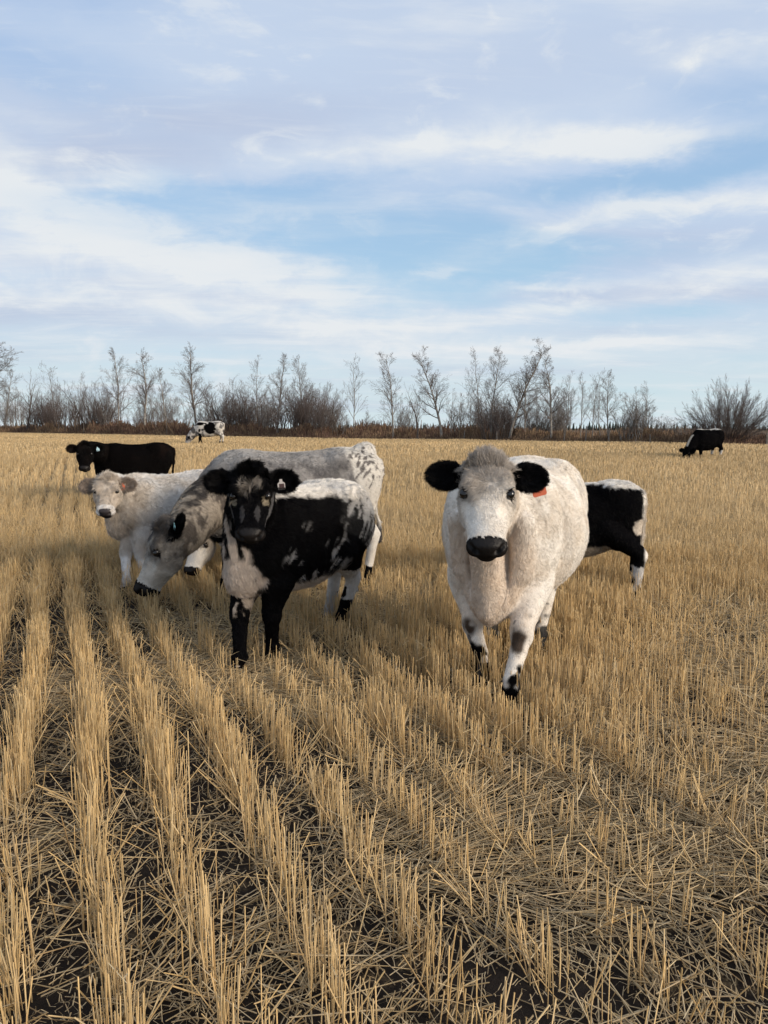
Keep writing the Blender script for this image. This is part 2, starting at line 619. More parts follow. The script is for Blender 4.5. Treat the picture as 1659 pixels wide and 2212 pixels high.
    tag(mesh_np('fallen_straw', V, F, m, attrs={'straw': C}), 'loose straw litter lying on dark soil between the stubble rows', 'straw', kind='stuff')

    # rows further off: the stalks grow too thin to tell apart, so fewer and broader
    parts = []
    for d0, d1, per, wd in ((8.5, 15, 150, 0.0036), (15, 28, 60, 0.0075), (28, 60, 17, 0.018), (60, 185, 3.4, 0.06)):
        P = row_points(d0, d1, per, 0.045 if d0 < 28 else 0.07, 1.0)
        x, y = P[:, 0], P[:, 1]
        n = len(x)
        hn = fbm(np.stack([x, y, x * 0], 1), 0.5, 60, 2)
        h = (0.18 + 0.12 * hn) * rng.uniform(0.75, 1.15, n)
        if d0 >= 60:
            h *= 0.8
        B = np.stack([x, y, gz(x, y) - 0.01], 1)
        lean = rng.normal(0, 0.13, (n, 2))
        T = B + np.stack([lean[:, 0] * h, lean[:, 1] * h, h], 1)
        tone = 0.80 + 0.4 * fbm(np.stack([x, y * 0.4, x * 0], 1), 0.35, 61, 3)
        c = straw_cols(n, [2.2, 2.2, 1.6, 1.6]) * tone[:, None] * 0.84
        parts.append(ribbons(B, T, np.full(n, wd) * rng.uniform(0.6, 1.4, n), c))
    V, F, C = join(parts)
    tag(mesh_np('far_stubble', V, F, m, attrs={'straw': C}), 'tan stubble field stretching back to the treeline', 'stubble', kind='stuff')


stubble()


# ------------------------------------------------------------------ bare trees along the field edge
BARK_PALE = plain_mat('pale_aspen_bark', (0.30, 0.275, 0.24), 0.85, 0.1, (3.0, (0.15, 0.13, 0.115)))
BARK_DARK = plain_mat('dark_bark', (0.075, 0.06, 0.052), 0.9, 0.1, (4.0, (0.13, 0.105, 0.09)))
TWIG_GREY = plain_mat('grey_twigs', (0.19, 0.165, 0.150), 0.9, 0.1, (1.5, (0.12, 0.102, 0.094)))
TWIG_BROWN = plain_mat('red_brown_twigs', (0.15, 0.118, 0.106), 0.9, 0.1, (1.2, (0.10, 0.082, 0.076)))


def tube_mesh(name, segs, mat, sides):
    S = np.array([list(a) + list(b) + [ra, rb] for a, b, ra, rb in segs], dtype=float)
    B, T, r0, r1 = S[:, :3], S[:, 3:6], S[:, 6], S[:, 7]
    n = len(S)
    ax = T - B
    ax /= np.linalg.norm(ax, axis=1)[:, None] + 1e-9
    ref = np.where(np.abs(ax[:, 2:3]) > 0.9, np.array([[1.0, 0, 0]]), np.array([[0, 0, 1.0]]))
    a = np.cross(ax, ref)
    a /= np.linalg.norm(a, axis=1)[:, None] + 1e-9
    b = np.cross(ax, a)
    V = np.zeros((n, 2 * sides, 3))
    for k in range(sides):
        t = 2 * math.pi * k / sides
        d = a * math.cos(t) + b * math.sin(t)
        V[:, k] = B + d * r0[:, None]
        V[:, sides + k] = T + d * r1[:, None]
    base = np.arange(n) * 2 * sides
    F = np.stack([np.stack([base + k, base + (k + 1) % sides, base + sides + (k + 1) % sides, base + sides + k], 1)
                  for k in range(sides)], 1).reshape(-1, 4)
    o = mesh_np(name, V.reshape(-1, 3), F, mat)
    me = o.data
    bpy.data.objects.remove(o)
    return me


def unit(v):
    return v / (np.linalg.norm(v) + 1e-9)


def grow(segs, p, d, L, r, lvl, rg, up, wob, spread, kids, minr=0.006):
    """one limb and, along it, its side limbs"""
    n = max(2, int(4 if lvl > 0 else 9))
    if lvl >= 3:
        n = 2
    st = L / n
    q = np.array(p, float)
    dd = unit(np.array(d, float))
    pts = [(q.copy(), dd.copy(), r)]
    for i in range(n):
        dd = unit(dd + rg.normal(0, wob, 3) + np.array([0, 0, up]))
        q2 = q + dd * st
        rr0 = max(minr, r * (1 - 0.85 * i / n))
        rr1 = max(minr * 0.7, r * (1 - 0.85 * (i + 1) / n))
        segs.append((q, q2, rr0, rr1))
        q = q2
        pts.append((q.copy(), dd.copy(), rr1))
    if lvl >= len(kids):
        return
    nk = kids[lvl]
    for j in range(nk):
        t = (j + rg.uniform(0.2, 0.8)) / nk
        t = (0.25 + 0.75 * t) if lvl == 0 else (0.15 + 0.85 * t)
        f = t * n
        i = min(int(f), n - 1)
        a = pts[i][0] + (pts[i + 1][0] - pts[i][0]) * (f - i)
        dr = pts[i][1]
        perp = unit(np.cross(dr, rg.normal(0, 1, 3)))
        sp = spread * rg.uniform(0.6, 1.25)
        nd = unit(dr * math.cos(sp) + perp * math.sin(sp))
        if lvl == 0:
            l2 = L * rg.uniform(0.24, 0.42) * (1.12 - 0.78 * t)
        else:
            l2 = L * rg.uniform(0.35, 0.65) * (1.1 - 0.5 * t)
        grow(segs, a, nd, l2, max(minr, pts[i][2] * 0.55), lvl + 1, rg, up, wob * 1.15, spread, kids, minr)


def tree_kind(kind, seed):
    """meshes of a tree 10 m tall: (trunk, crown)"""
    rg = np.random.default_rng(seed)
    segs, trunk, crown = [], [], []
    if kind == 'aspen':
        base = len(segs)
        grow(segs, (0, 0, 0), (rg.normal(0, .03), rg.normal(0, .03), 1), 9.8, 0.125, 0, rg, 0.05, 0.06, R(42), [19, 8, 5, 3], 0.0065)
        trunk, crown = segs[:9], segs[9:]
    elif kind == 'broad':
        grow(segs, (0, 0, 0), (0.02, 0, 1), 9.5, 0.15, 0, rg, 0.06, 0.07, R(46), [22, 8, 6, 3], 0.0065)
        trunk, crown = segs[:9], segs[9:]
    elif kind == 'thin':
        grow(segs, (0, 0, 0), (0.03, 0, 1), 9.8, 0.085, 0, rg, 0.07, 0.07, R(38), [17, 6, 4, 2], 0.0065)
        trunk, crown = segs[:9], segs[9:]
    elif kind == 'snag':
        grow(segs, (0, 0, 0), (0.10, 0, 1), 6.2, 0.20, 0, rg, 0.03, 0.14, R(40), [3, 2], 0.02)
        trunk = segs[:9]
        crown = segs[9:]
        for k in range(5):
            a = trunk[3 + k][1]
            grow(crown, a, (rg.normal(0, .5), rg.normal(0, .5), 1.0), rg.uniform(2.5, 4.5), 0.07, 1, rg, 0.12, 0.12, R(40), [0, 4, 3], 0.010)
    elif kind in ('thicket', 'clump'):
        ns = 30 if kind == 'thicket' else 11
        for k in range(ns):
            a = rg.uniform(0, 6.28)
            rr = (1.9 if kind == 'thicket' else 1.0) * math.sqrt(rg.uniform(0, 1))
            h = rg.uniform(5.0, 9.6)
            s0 = len(segs)
            grow(segs, (rr * math.cos(a), rr * math.sin(a), 0), (0.10 * math.cos(a), 0.10 * math.sin(a), 1), h, rg.uniform(0.04, 0.085), 0,
                 rg, 0.05, 0.09, R(30), [9, 5, 3] if kind == 'thicket' else [11, 6, 4], 0.0065)
            trunk += segs[s0:s0 + 9]
            crown += segs[s0 + 9:]
    elif kind == 'willow':
        for k in range(85):
            a = rg.uniform(0, 6.28)
            tilt = R(72) * rg.uniform(0.02, 1) ** 0.6
            h = 10.2 * rg.uniform(0.72, 1.05)
            s0 = len(segs)
            grow(segs, (0.5 * math.cos(a), 0.5 * math.sin(a), 0), (math.sin(tilt) * math.cos(a), math.sin(tilt) * math.sin(a), math.cos(tilt)),
                 h, rg.uniform(0.035, 0.075), 0, rg, 0.03, 0.06, R(24), [14, 6, 4], 0.007)
            trunk += segs[s0:s0 + 9]
            crown += segs[s0 + 9:]
    dark = kind in ('thicket', 'snag', 'willow')
    return (tube_mesh('trunk', trunk, BARK_DARK if dark else BARK_PALE, 5),
            tube_mesh('crown', crown, TWIG_BROWN if kind in ('thicket', 'willow') else TWIG_GREY, 3))


KINDS = {}
for kname, seeds in (('aspen', (1, 2, 3, 4)), ('broad', (5, 6, 7)), ('thin', (8, 9, 10)), ('snag', (11, 12)), ('thicket', (13, 14)),
                     ('clump', (15, 16)), ('willow', (17,))):
    KINDS[kname] = [tree_kind(kname, s) for s in seeds]


def behind_edge(px, back):
    """ground point on the sight line of picture column px, a way behind the field edge"""
    k = (px - CX) / FPX
    Y = (66.0 + back) / (1 + 1.15 * k)
    return k * Y, Y


TREES = [  # picture column, top of crown, kind, metres behind the edge, what it looks like, category
    (-10, 738, 'broad', -6, 'big bare spreading tree cut off by the left edge of the photo'),
    (14, 806, 'aspen', 4, 'small bare tree with dark leaf remnants, next to the big tree at the left edge'),
    (42, 838, 'clump', 5, 'low grey clump of bare stems between the two leftmost trees and the leaning one'),
    (62, 792, 'snag', 1, 'dark leaning forked tree near the left edge, bare limbs fanning upward'),
    (92, 850, 'thicket', 3, 'low dark thicket just right of the leaning forked tree'),
    (126, 800, 'thin', 3, 'thin pale bare tree left of the wide dark thickets'),
    (150, 832, 'thicket', 3, 'dark brown thicket of bare stems, leftmost of the wide thickets'),
    (175, 815, 'thin', 6, 'slight bare tree poking above the leftmost wide thicket'),
    (204, 822, 'thicket', 3, 'dark brown thicket of bare stems left of the tall leaning aspen'),
    (232, 835, 'thicket', 5, 'dark thicket at the foot of the tall leaning aspen'),
    (254, 770, 'aspen', 1, 'tall bare aspen leaning right, above the dark thickets on the left'),
    (316, 768, 'broad', 2, 'solitary bare aspen with a rounded crown and sky all around it'),
    (364, 806, 'aspen', 3, 'medium bare tree between the rounded aspen and the tallest tree on the left'),
    (392, 850, 'clump', 4, 'low bare clump left of the tallest tree above the grazing speckled cow'),
    (426, 760, 'broad', 1, 'tallest bare tree of the left half, above the grazing speckled cow'),
    (458, 838, 'clump', 3, 'bare clump to the right of the tree above the grazing speckled cow'),
    (498, 816, 'thicket', 3, 'dark brown thicket of bare stems behind the grazing speckled cow'),
    (526, 830, 'thicket', 5, 'dark thicket directly left of a slender tall aspen'),
    (548, 786, 'thin', 2, 'slender tall aspen standing right of a dark thicket'),
    (575, 845, 'clump', 4, 'bare clump between two slender tall aspens'),
    (600, 781, 'aspen', 2, 'tall aspen with a few dark leaves clinging to its top'),
    (632, 832, 'thicket', 2, 'dense dark thicket left of the pale crown that rises from it'),
    (652, 785, 'aspen', 5, 'pale narrow crown rising out of the dense dark thicket'),
    (668, 826, 'thicket', 3, 'widest dense dark thicket left of the open gap in the trees'),
    (700, 842, 'thicket', 2, 'last dark thicket before the open gap in the trees'),
    (735, 868, 'clump', 4, 'low bare bushes at the left side of the open gap'),
    (764, 790, 'thin', 2, 'faint slender aspen standing alone in the open gap'),
    (800, 882, 'clump', 5, 'low bare bush left of the upright narrow aspen'),
    (850, 778, 'aspen', 0, 'upright narrow aspen with a pale trunk, alone in the middle of the treeline'),
    (876, 880, 'clump', 6, 'low bare bush right of the upright narrow aspen'),
    (902, 816, 'snag', 0, 'dead black broken tree with a few upward limbs'),
    (955, 758, 'broad', 0, 'large bare tree with a wide forked crown right of the dead black tree'),
    (984, 838, 'clump', 5, 'bare clump at the right foot of the large forked tree'),
    (1016, 850, 'thin', 2, 'small thin tree in the gap right of the large forked tree'),
    (1036, 770, 'thin', 3, 'thin tall tree, left edge of the tallest cluster'),
    (1058, 766, 'aspen', 2, 'aspen in the tallest cluster just left of its highest tree'),
    (1066, 846, 'thicket', 1, 'dark thicket at the foot of the tallest cluster'),
    (1098, 748, 'broad', 1, 'highest tree of the whole treeline above the white cow'),
    (1086, 850, 'thicket', 4, 'second dark thicket under the highest tree'),
    (1134, 800, 'aspen', 2, 'bare aspen right of the highest tree'),
    (1150, 842, 'clump', 4, 'bare clump between two tall aspens right of the highest tree'),
    (1188, 778, 'broad', 1, 'tall full-crowned aspen, second tree right of the highest one'),
    (1216, 818, 'thin', -0.5, 'leaning thin tree with a curved stem right of the tall full-crowned aspen'),
    (1252, 816, 'thin', 2, 'leftmost of the row of thin pale aspens on the right'),
    (1276, 816, 'thin', 1, 'second of the row of thin pale aspens on the right'),
    (1296, 835, 'thin', 4, 'short thin aspen in the row of pale aspens on the right'),
    (1313, 814, 'aspen', 0, 'tallest of the row of thin pale aspens on the right'),
    (1352, 866, 'clump', 1, 'low bare clump left of the multi-stemmed tree'),
    (1378, 822, 'clump', 1, 'multi-stemmed bare tree at the right end of the treeline'),
    (1396, 868, 'clump', 2, 'low bare clump right of the multi-stemmed tree'),
    (1432, 893, 'clump', 8, 'small faint bush in the gap left of the round willow'),
    (1476, 900, 'clump', 6, 'low scrub touching the left side of the round willow'),
    (1570, 836, 'willow', 2, 'big round bare willow bush behind the black calf grazing on the right'),
    (-75, 800, 'aspen', 3, 'bare tree beyond the left edge of the photo'),
]
rgf = np.random.default_rng(77)
for k in range(66):
    px = rgf.choice([rgf.uniform(0, 720), rgf.uniform(1020, 1240), rgf.uniform(860, 1420)], p=[0.6, 0.25, 0.15])
    TREES.append((px, rgf.uniform(838, 892), rgf.choice(['clump', 'thin', 'clump', 'thin']), rgf.uniform(4, 14),
                  'low bare sapling or shrub in the crowded strip behind the bigger trees'))
for k in range(5):
    TREES.append((rgf.uniform(95, 720), rgf.uniform(828, 868), 'thicket', rgf.uniform(3, 9),
                  'dark thicket of bare stems crowded among its neighbours in the left half of the treeline'))
WIDE = {'thicket': 1.35, 'clump': 1.3, 'broad': 1.1, 'aspen': 1.0, 'thin': 1.0, 'snag': 1.0, 'willow': 1.0}
for i, (px, top, kind, back, lab) in enumerate(TREES):
    x, y = behind_edge(px, back + 1.5)
    z0 = float(gz(x, y)) - 0.05
    H = (at_depth(px, top, y)[2] - z0) / 9.6
    var = KINDS[kind][i % len(KINDS[kind])]
    nm = {'aspen': 'aspen_tree', 'broad': 'bare_tree', 'thin': 'slender_tree', 'snag': 'dead_tree', 'thicket': 'thicket',
          'clump': 'bare_shrub', 'willow': 'willow_bush'}[kind]
    root = empty(nm, (x, y, z0), rng.uniform(0, 6.28) if kind not in ('snag',) else 0.3)
    cat = {'thicket': 'thicket', 'clump': 'shrub', 'willow': 'bush'}.get(kind, 'tree')
    tag(root, lab, cat, 'bare trees and shrubs along the far edge of the field')
    for nme, me in zip(('trunk', 'crown'), var):
        o = bpy.data.objects.new(nme, me)
        COL.objects.link(o)
        o.parent = root
        wd = WIDE[kind] * H
        if kind in ('thicket', 'clump'):
            wd = max(wd, 0.42)
        if kind == 'willow':
            wd = H * 0.86
        if px < 0 and kind == 'broad':
            wd = H * 1.5
        o.scale = (wd, wd, H)
        if kind in ('thicket', 'willow', 'clump') and nme == 'trunk':
            o.name = 'stems'
            o['kind'] = 'stuff'


def brush():
    """rough dead grass and low brush along the edge"""
    m = attr_mat('dead_brush', 'brush', 0.9, 0.1)
    n = 130000
    k = (rng.uniform(-60, 1720, n) - CX) / FPX
    back = rng.gamma(1.6, 3.2, n) + 0.2
    Y = (66.0 + back) / (1 + 1.15 * k)
    X = k * Y
    pos = np.stack([X, Y, X * 0], 1)
    hn = fbm(pos, 0.45, 70, 3)
    h = (0.22 + 2.6 * np.maximum(hn - 0.25, 0) * smooth01(back / 3.0)) * rng.uniform(0.35, 1.25, n) * np.clip(Y / 75.0, 0.62, 1.3)
    B = np.stack([X, Y, gz(X, Y) - 0.02], 1)
    T = B + np.stack([rng.normal(0, 0.22, n) * h, rng.normal(0, 0.22, n) * h, h], 1)
    w = 0.00042 * Y * rng.uniform(0.4, 1.5, n)
    mixv = np.clip(rng.uniform(-0.3, 1.1, n) + (vnoise(pos, 0.12, 81) - 0.5) * 1.2 - back * 0.03, 0, 1)[:, None]
    c = np.array([0.135, 0.080, 0.060]) * (1 - mixv) + np.array([0.30, 0.205, 0.12]) * mixv
    c *= rng.uniform(0.6, 1.2, n)[:, None]
    V, F, C = ribbons(B, T, w, c)
    tag(mesh_np('dead_brush', V, F, m, attrs={'brush': C}), 'reddish brown dead grass and brush under the trees', 'brush', kind='stuff')


brush()


def spruces():
    """the dark spruce wood on the horizon"""
    m = attr_mat('spruce', 'needle', 0.9, 0.1)
    Vs, Fs, Cs, off = [], [], [], 0
    rg = np.random.default_rng(5)
    for i in range(620):
        k = (rg.uniform(-200, 1900) - CX) / FPX
        Y = rg.uniform(330, 420)
        if k < -0.12 and rg.uniform() < 0.45 or False:
            continue
        X = k * Y
        H = rg.uniform(2.2, 4.6) * (0.8 + 0.5 * float(vnoise(np.array([[X, Y, 0]]), 0.03, 3)[0]))
        rr = H * rg.uniform(0.16, 0.26)
        z = float(gz(X, Y))
        for t in range(5):
            zb, zt = z + H * (0.02 + 0.19 * t), z + H * min(1.0, 0.34 + 0.19 * t)
            rb = rr * (1 - 0.19 * t)
            ns = 7
            a = np.linspace(0, 2 * math.pi, ns, endpoint=False) + rg.uniform(0, 1)
            q = rb * rg.uniform(0.75, 1.2, ns)
            ring = np.stack([X + q * np.cos(a), Y + q * np.sin(a), np.full(ns, zb) + rg.uniform(-0.06, 0.06, ns)], 1)
            Vs.append(np.vstack([ring, [[X, Y, zt]]]))
            Fs.append(np.stack([np.arange(ns), (np.arange(ns) + 1) % ns, np.full(ns, ns)], 1) + off)
            Cs.append(np.tile(np.array([0.022, 0.030, 0.026]) * rg.uniform(0.7, 1.4), (ns + 1, 1)))
            off += ns + 1
    tag(mesh_np('spruce_wood', np.concatenate(Vs), np.concatenate(Fs), m, smooth=False, attrs={'needle': np.concatenate(Cs)}),
        'dark line of spruces far off on the horizon', 'woods', kind='stuff')


spruces()


def posts():
    m = plain_mat('weathered_post', (0.22, 0.20, 0.175), 0.9, 0.1, (6.0, (0.13, 0.11, 0.095)))
    first = None
    for i, (px, base, top, lab) in enumerate([
            (170 + 15, 938, 916, 'leftmost thin fence post under the dark thickets on the left'),
            (363, 938, 908, 'pale fence post under the medium tree left of the speckled cow'),
            (848, 951, 925, 'pale fence post at the foot of the upright narrow aspen'),
            (1001, 952, 930, 'fence post in the gap right of the large forked tree'),
            (1072, 955, 932, 'fence post under the highest tree'),
            (1217, 955, 918, 'pale fence post right of the leaning thin tree'),
            (1263, 958, 920, 'dark leaning fence post among the thin pale aspens'),
            (1313, 961, 925, 'pale fence post at the foot of the tallest pale aspen'),
            (1402, 962, 938, 'short fence post right of the multi-stemmed tree'),
            (1653, 970, 935, 'fence post at the right edge of the photo, right of the round willow')]):
        x, y = behind_edge(px, 0.8)
        z0 = float(gz(x, y)) - 0.05
        H = at_depth(px, top, y)[2] - z0
        rg = np.random.default_rng(i)
        r = 0.045
        V, F = [], []
        lean = rg.normal(0, 0.03, 2)
        zs = [0, H * 0.3, H * 0.65, H * 0.97, H]
        rs = [1.1, 1.0, 0.95, 0.92, 0.5]
        for z, q in zip(zs, rs):
            for k in range(8):
                a = k * math.pi / 4
                rr = r * q * rg.uniform(0.92, 1.08)
                V.append((rr * math.cos(a) + lean[0] * z, rr * math.sin(a) + lean[1] * z, z))
        for L in range(4):
            for k in range(8):
                F.append((L * 8 + k, L * 8 + (k + 1) % 8, L * 8 + 8 + (k + 1) % 8, L * 8 + 8 + k))
        F.append((32, 33, 34, 35))
        F.append((32, 35, 36, 39))
        F.append((36, 37, 38, 39))
        o = mesh_np('fence_post', np.array(V), np.array(F), m, smooth=False)
        o.location = (x, y, z0)
        tag(o, lab, 'post', 'fence posts along the field edge')


posts()


def logs():
    m = plain_mat('fallen_log', (0.17, 0.135, 0.11), 0.9, 0.1, (3.0, (0.09, 0.07, 0.06)))
    for px, L, rz, r, lab in [(1390 - 12, 4.2, 0.15, 0.11, 'fallen log lying in the dead grass right of the dead black tree'),
                              (1170, 3.0, 0.6, 0.09, 'fallen grey log in the brush under the tall aspens'),
                              (905, 5.0, 0.05, 0.10, 'long fallen trunk at the edge of the field under the dead black tree')]:
        x, y = behind_edge(px, 0.6)
        segs, rg = [], np.random.default_rng(int(px))
        p = np.array([-L / 2, 0, 0.1])
        for k in range(7):
            q = p + np.array([L / 7, rg.normal(0, 0.06), rg.normal(0, 0.03)])
            segs.append((p, q, r * (1 - 0.08 * k), r * (1 - 0.08 * (k + 1))))
            if k in (2, 4, 5):
                segs.append((q, q + np.array([0.35, rg.normal(0, .3), 0.5]), r * 0.4, r * 0.15))
            p = q
        me = tube_mesh('fallen_log', segs, m, 8)
        o = bpy.data.objects.new('fallen_log', me)
        COL.objects.link(o)
        o.location = (x, y, float(gz(x, y)))
        o.rotation_euler = (0, 0, rz)
        tag(o, lab, 'log')


logs()


# ------------------------------------------------------------------ cattle: bodies grown from one implicit surface
def nrm(v):
    v = np.asarray(v, float)
    return v / (np.linalg.norm(v) + 1e-12)


class Field:
    """a list of soft-joined shapes, evaluated on many points at once"""
    def __init__(s):
        s.p = []

    def cone(s, a, b, ra, rb, k=0.05, flat=None, tg='torso', neg=False):
        s.p.append(('cone', np.asarray(a, float), np.asarray(b, float), ra, rb, k, flat, tg, neg))

    def ell(s, c, r, k=0.05, M=None, tg='torso', neg=False):
        s.p.append(('ell', np.asarray(c, float), np.asarray(r, float), M, None, k, None, tg, neg))

    def loft(s, fr, prof, n=2.3, k=0.05, tg='torso'):
        # fr = (origin, along, side, up); prof rows: along, half width, up reach, down reach
        A = np.asarray(prof, float)
        tt = np.linspace(A[0, 0], A[-1, 0], 200)
        cols = [hermite(A[:, 0], A[:, j], tt) for j in (1, 2, 3)]
        s.p.append(('loft', fr, (tt, cols), n, None, k, None, tg, False))

    @staticmethod
    def dist(q, P):
        t = q[0]
        if t == 'cone':
            _, a, b, ra, rb, k, flat, tg, neg = q
            if flat is not None:
                ax, f = flat
                P = P + ((P - a) @ ax)[:, None] * (1 / f - 1) * ax
                b = b + np.dot(b - a, ax) * (1 / f - 1) * ax
            ab = b - a
            L2 = ab @ ab + 1e-12
            h = np.clip(((P - a) @ ab) / L2, 0, 1)
            return np.linalg.norm(P - a - h[:, None] * ab, axis=1) - (ra + (rb - ra) * h)
        if t == 'ell':
            _, c, r, M = q[:4]
            d = P - c
            if M is not None:
                d = d @ M
            k0 = np.linalg.norm(d / r, axis=1)
            k1 = np.linalg.norm(d / (r * r), axis=1) + 1e-9
            return k0 * (k0 - 1) / k1
        _, fr, (tt, cols), n = q[:4]
        o, F, L, U = fr
        d = P - o
        s_, u, v = d @ F, np.abs(d @ L), d @ U
        sc = np.clip(s_, tt[0], tt[-1])
        w, up, dn = (np.interp(sc, tt, c) for c in cols)
        mid = (up - dn) / 2
        hh = (up + dn) / 2
        w = np.maximum(w, 0.004)
        hh = np.maximum(hh, 0.004)
        qv = ((u / w) ** n + (np.abs(v - mid) / hh) ** n) ** (1 / n)
        m = np.minimum(w, hh)
        f = (qv - 1) * m
        ex = np.abs(s_ - sc)
        return np.where(ex > 0, np.sqrt(np.maximum(f, 0) ** 2 + ex ** 2), f)

    @staticmethod
    def box(q):
        t = q[0]
        if t == 'cone':
            r = max(q[3], q[4])
            return np.minimum(q[1], q[2]) - r, np.maximum(q[1], q[2]) + r
        if t == 'ell':
            r = q[2].max() if q[3] is not None else q[2]
            return q[1] - r, q[1] + r
        _, (o, F, L, U), (tt, cols) = q[:3]
        m = max(c.max() for c in cols)
        a, b = o + F * tt[0], o + F * tt[-1]
        return np.minimum(a, b) - m, np.maximum(a, b) + m

    def eval(s, P, band=0.10, tags=False):
        acc = np.full(len(P), 1.0)
        best = np.full(len(P), 9.0)
        tg = np.zeros(len(P), dtype=np.int8)
        names = []
        for q in s.p:
            lo, hi = s.box(q)
            k = q[5]
            mg = band + k
            ok = np.all((P > lo - mg) & (P < hi + mg), axis=1)
            ii = np.nonzero(ok)[0]
            if not len(ii):
                continue
            d = s.dist(q, P[ii])
            if tags:
                if q[8]:
                    continue
                if q[7] not in names:
                    names.append(q[7])
                m = d < best[ii]
                best[ii[m]] = d[m]
                tg[ii[m]] = names.index(q[7])
                continue
            a = acc[ii]
            if q[8]:
                h = np.maximum(k - np.abs(a + d), 0) / k
                acc[ii] = np.maximum(a, -d) + h * h * k / 4
            else:
                h = np.maximum(k - np.abs(a - d), 0) / k
                acc[ii] = np.minimum(a, d) - h * h * k / 4
        if tags:
            return tg, names
        return acc

    def bounds(s):
        lo = np.min([s.box(q)[0] for q in s.p if not q[8]], axis=0)
        hi = np.max([s.box(q)[1] for q in s.p if not q[8]], axis=0)
        return lo - 0.04, hi + 0.04

    def mesh(s, h):
        lo, hi = s.bounds()
        B = 4
        nb = np.ceil((hi - lo) / (h * B)).astype(int) + 1
        g = np.stack(np.meshgrid(*[np.arange(n) for n in nb], indexing='ij'), -1).reshape(-1, 3)
        cen = lo + (g * B + (B - 1) / 2) * h
        fc = s.eval(cen, 0.3)
        act = np.abs(fc) < B * h * 1.25 + 2.5 * h
        N = nb * B
        vol = np.repeat(np.repeat(np.repeat(np.where(fc < 0, -1.0, 1.0).astype(np.float32).reshape(nb), B, 0), B, 1), B, 2)
        off = np.stack(np.meshgrid(*[np.arange(B)] * 3, indexing='ij'), -1).reshape(-1, 3)
        ids = (g[act][:, None, :] * B + off[None]).reshape(-1, 3)
        for c in range(0, len(ids), 600000):
            I = ids[c:c + 600000]
            vol[I[:, 0], I[:, 1], I[:, 2]] = s.eval(lo + I * h)
        return nets(vol, lo, h)


def hermite(x, y, t):
    """smooth curve through profile points without overshoot"""
    x, y = np.asarray(x, float), np.asarray(y, float)
    dx, dy = np.diff(x), np.diff(y)
    sl = dy / dx
    m = np.zeros(len(x))
    m[1:-1] = np.where(sl[:-1] * sl[1:] > 0, 2 * sl[:-1] * sl[1:] / (sl[:-1] + sl[1:] + 1e-12), 0)
    m[0], m[-1] = sl[0], sl[-1]
    i = np.clip(np.searchsorted(x, t, 'right') - 1, 0, len(x) - 2)
    f = (t - x[i]) / dx[i]
    f2, f3 = f * f, f ** 3
    return (2 * f3 - 3 * f2 + 1) * y[i] + (f3 - 2 * f2 + f) * dx[i] * m[i] + (-2 * f3 + 3 * f2) * y[i + 1] + (f3 - f2) * dx[i] * m[i + 1]


def nets(vol, lo, h):
    """surface nets"""
    ins = vol < 0
    nx, ny, nz = vol.shape
    cnt = np.zeros((nx - 1, ny - 1, nz - 1), np.int8)
    cor = [(a, b, c) for a in (0, 1) for b in (0, 1) for c in (0, 1)]
    for a, b, c in cor:
        cnt += ins[a:nx - 1 + a, b:ny - 1 + b, c:nz - 1 + c]
    cells = np.argwhere((cnt > 0) & (cnt < 8))
    vals = {k: vol[cells[:, 0] + k[0], cells[:, 1] + k[1], cells[:, 2] + k[2]] for k in cor}
    acc = np.zeros((len(cells), 3))
    num = np.zeros(len(cells))
    for k in cor:
        for ax in range(3):
            if k[ax] == 0:
                k2 = tuple(1 if i == ax else k[i] for i in range(3))
                a, b = vals[k], vals[k2]
                cr = (a < 0) != (b < 0)
                t = np.where(cr, a / np.where(np.abs(a - b) < 1e-9, 1, a - b), 0)
                p = np.tile(np.array(k, float), (len(cells), 1))
                p[:, ax] += t
                acc += p * cr[:, None]
                num += cr
    V = lo + (cells + acc / num[:, None]) * h
    idx = np.full((nx - 1, ny - 1, nz - 1), -1, np.int32)
    idx[cells[:, 0], cells[:, 1], cells[:, 2]] = np.arange(len(cells))
    Fs = []
    for ax in range(3):
        s0 = [slice(1, nx - 1), slice(1, ny - 1), slice(1, nz - 1)]
        s1 = list(s0)
        s0[ax] = slice(0, (nx, ny, nz)[ax] - 1)
        s1[ax] = slice(1, (nx, ny, nz)[ax])
        a, b = ins[tuple(s0)], ins[tuple(s1)]
        e = np.argwhere(a != b)
        base = e + np.array([0 if i == ax else 1 for i in range(3)])
        flip = a[e[:, 0], e[:, 1], e[:, 2]]
        u, v = [(1, 2), (2, 0), (0, 1)][ax]
        q = []
        for du, dv in ((1, 1), (0, 1), (0, 0), (1, 0)):
            c = base.copy()
            c[:, u] -= du
            c[:, v] -= dv
            q.append(idx[c[:, 0], c[:, 1], c[:, 2]])
        Q = np.stack(q, 1)
        Q[~flip] = Q[~flip][:, ::-1]
        Fs.append(Q)
    F = np.concatenate(Fs)
    F = F[np.all(F >= 0, axis=1)]
    return V, F


def vert_normals(V, F):
    n = np.cross(V[F[:, 2]] - V[F[:, 0]], V[F[:, 3]] - V[F[:, 1]])
    N = np.zeros_like(V)
    for k in range(4):
        for c in range(3):
            N[:, c] += np.bincount(F[:, k], n[:, c], len(V))
    return N / (np.linalg.norm(N, axis=1)[:, None] + 1e-12)


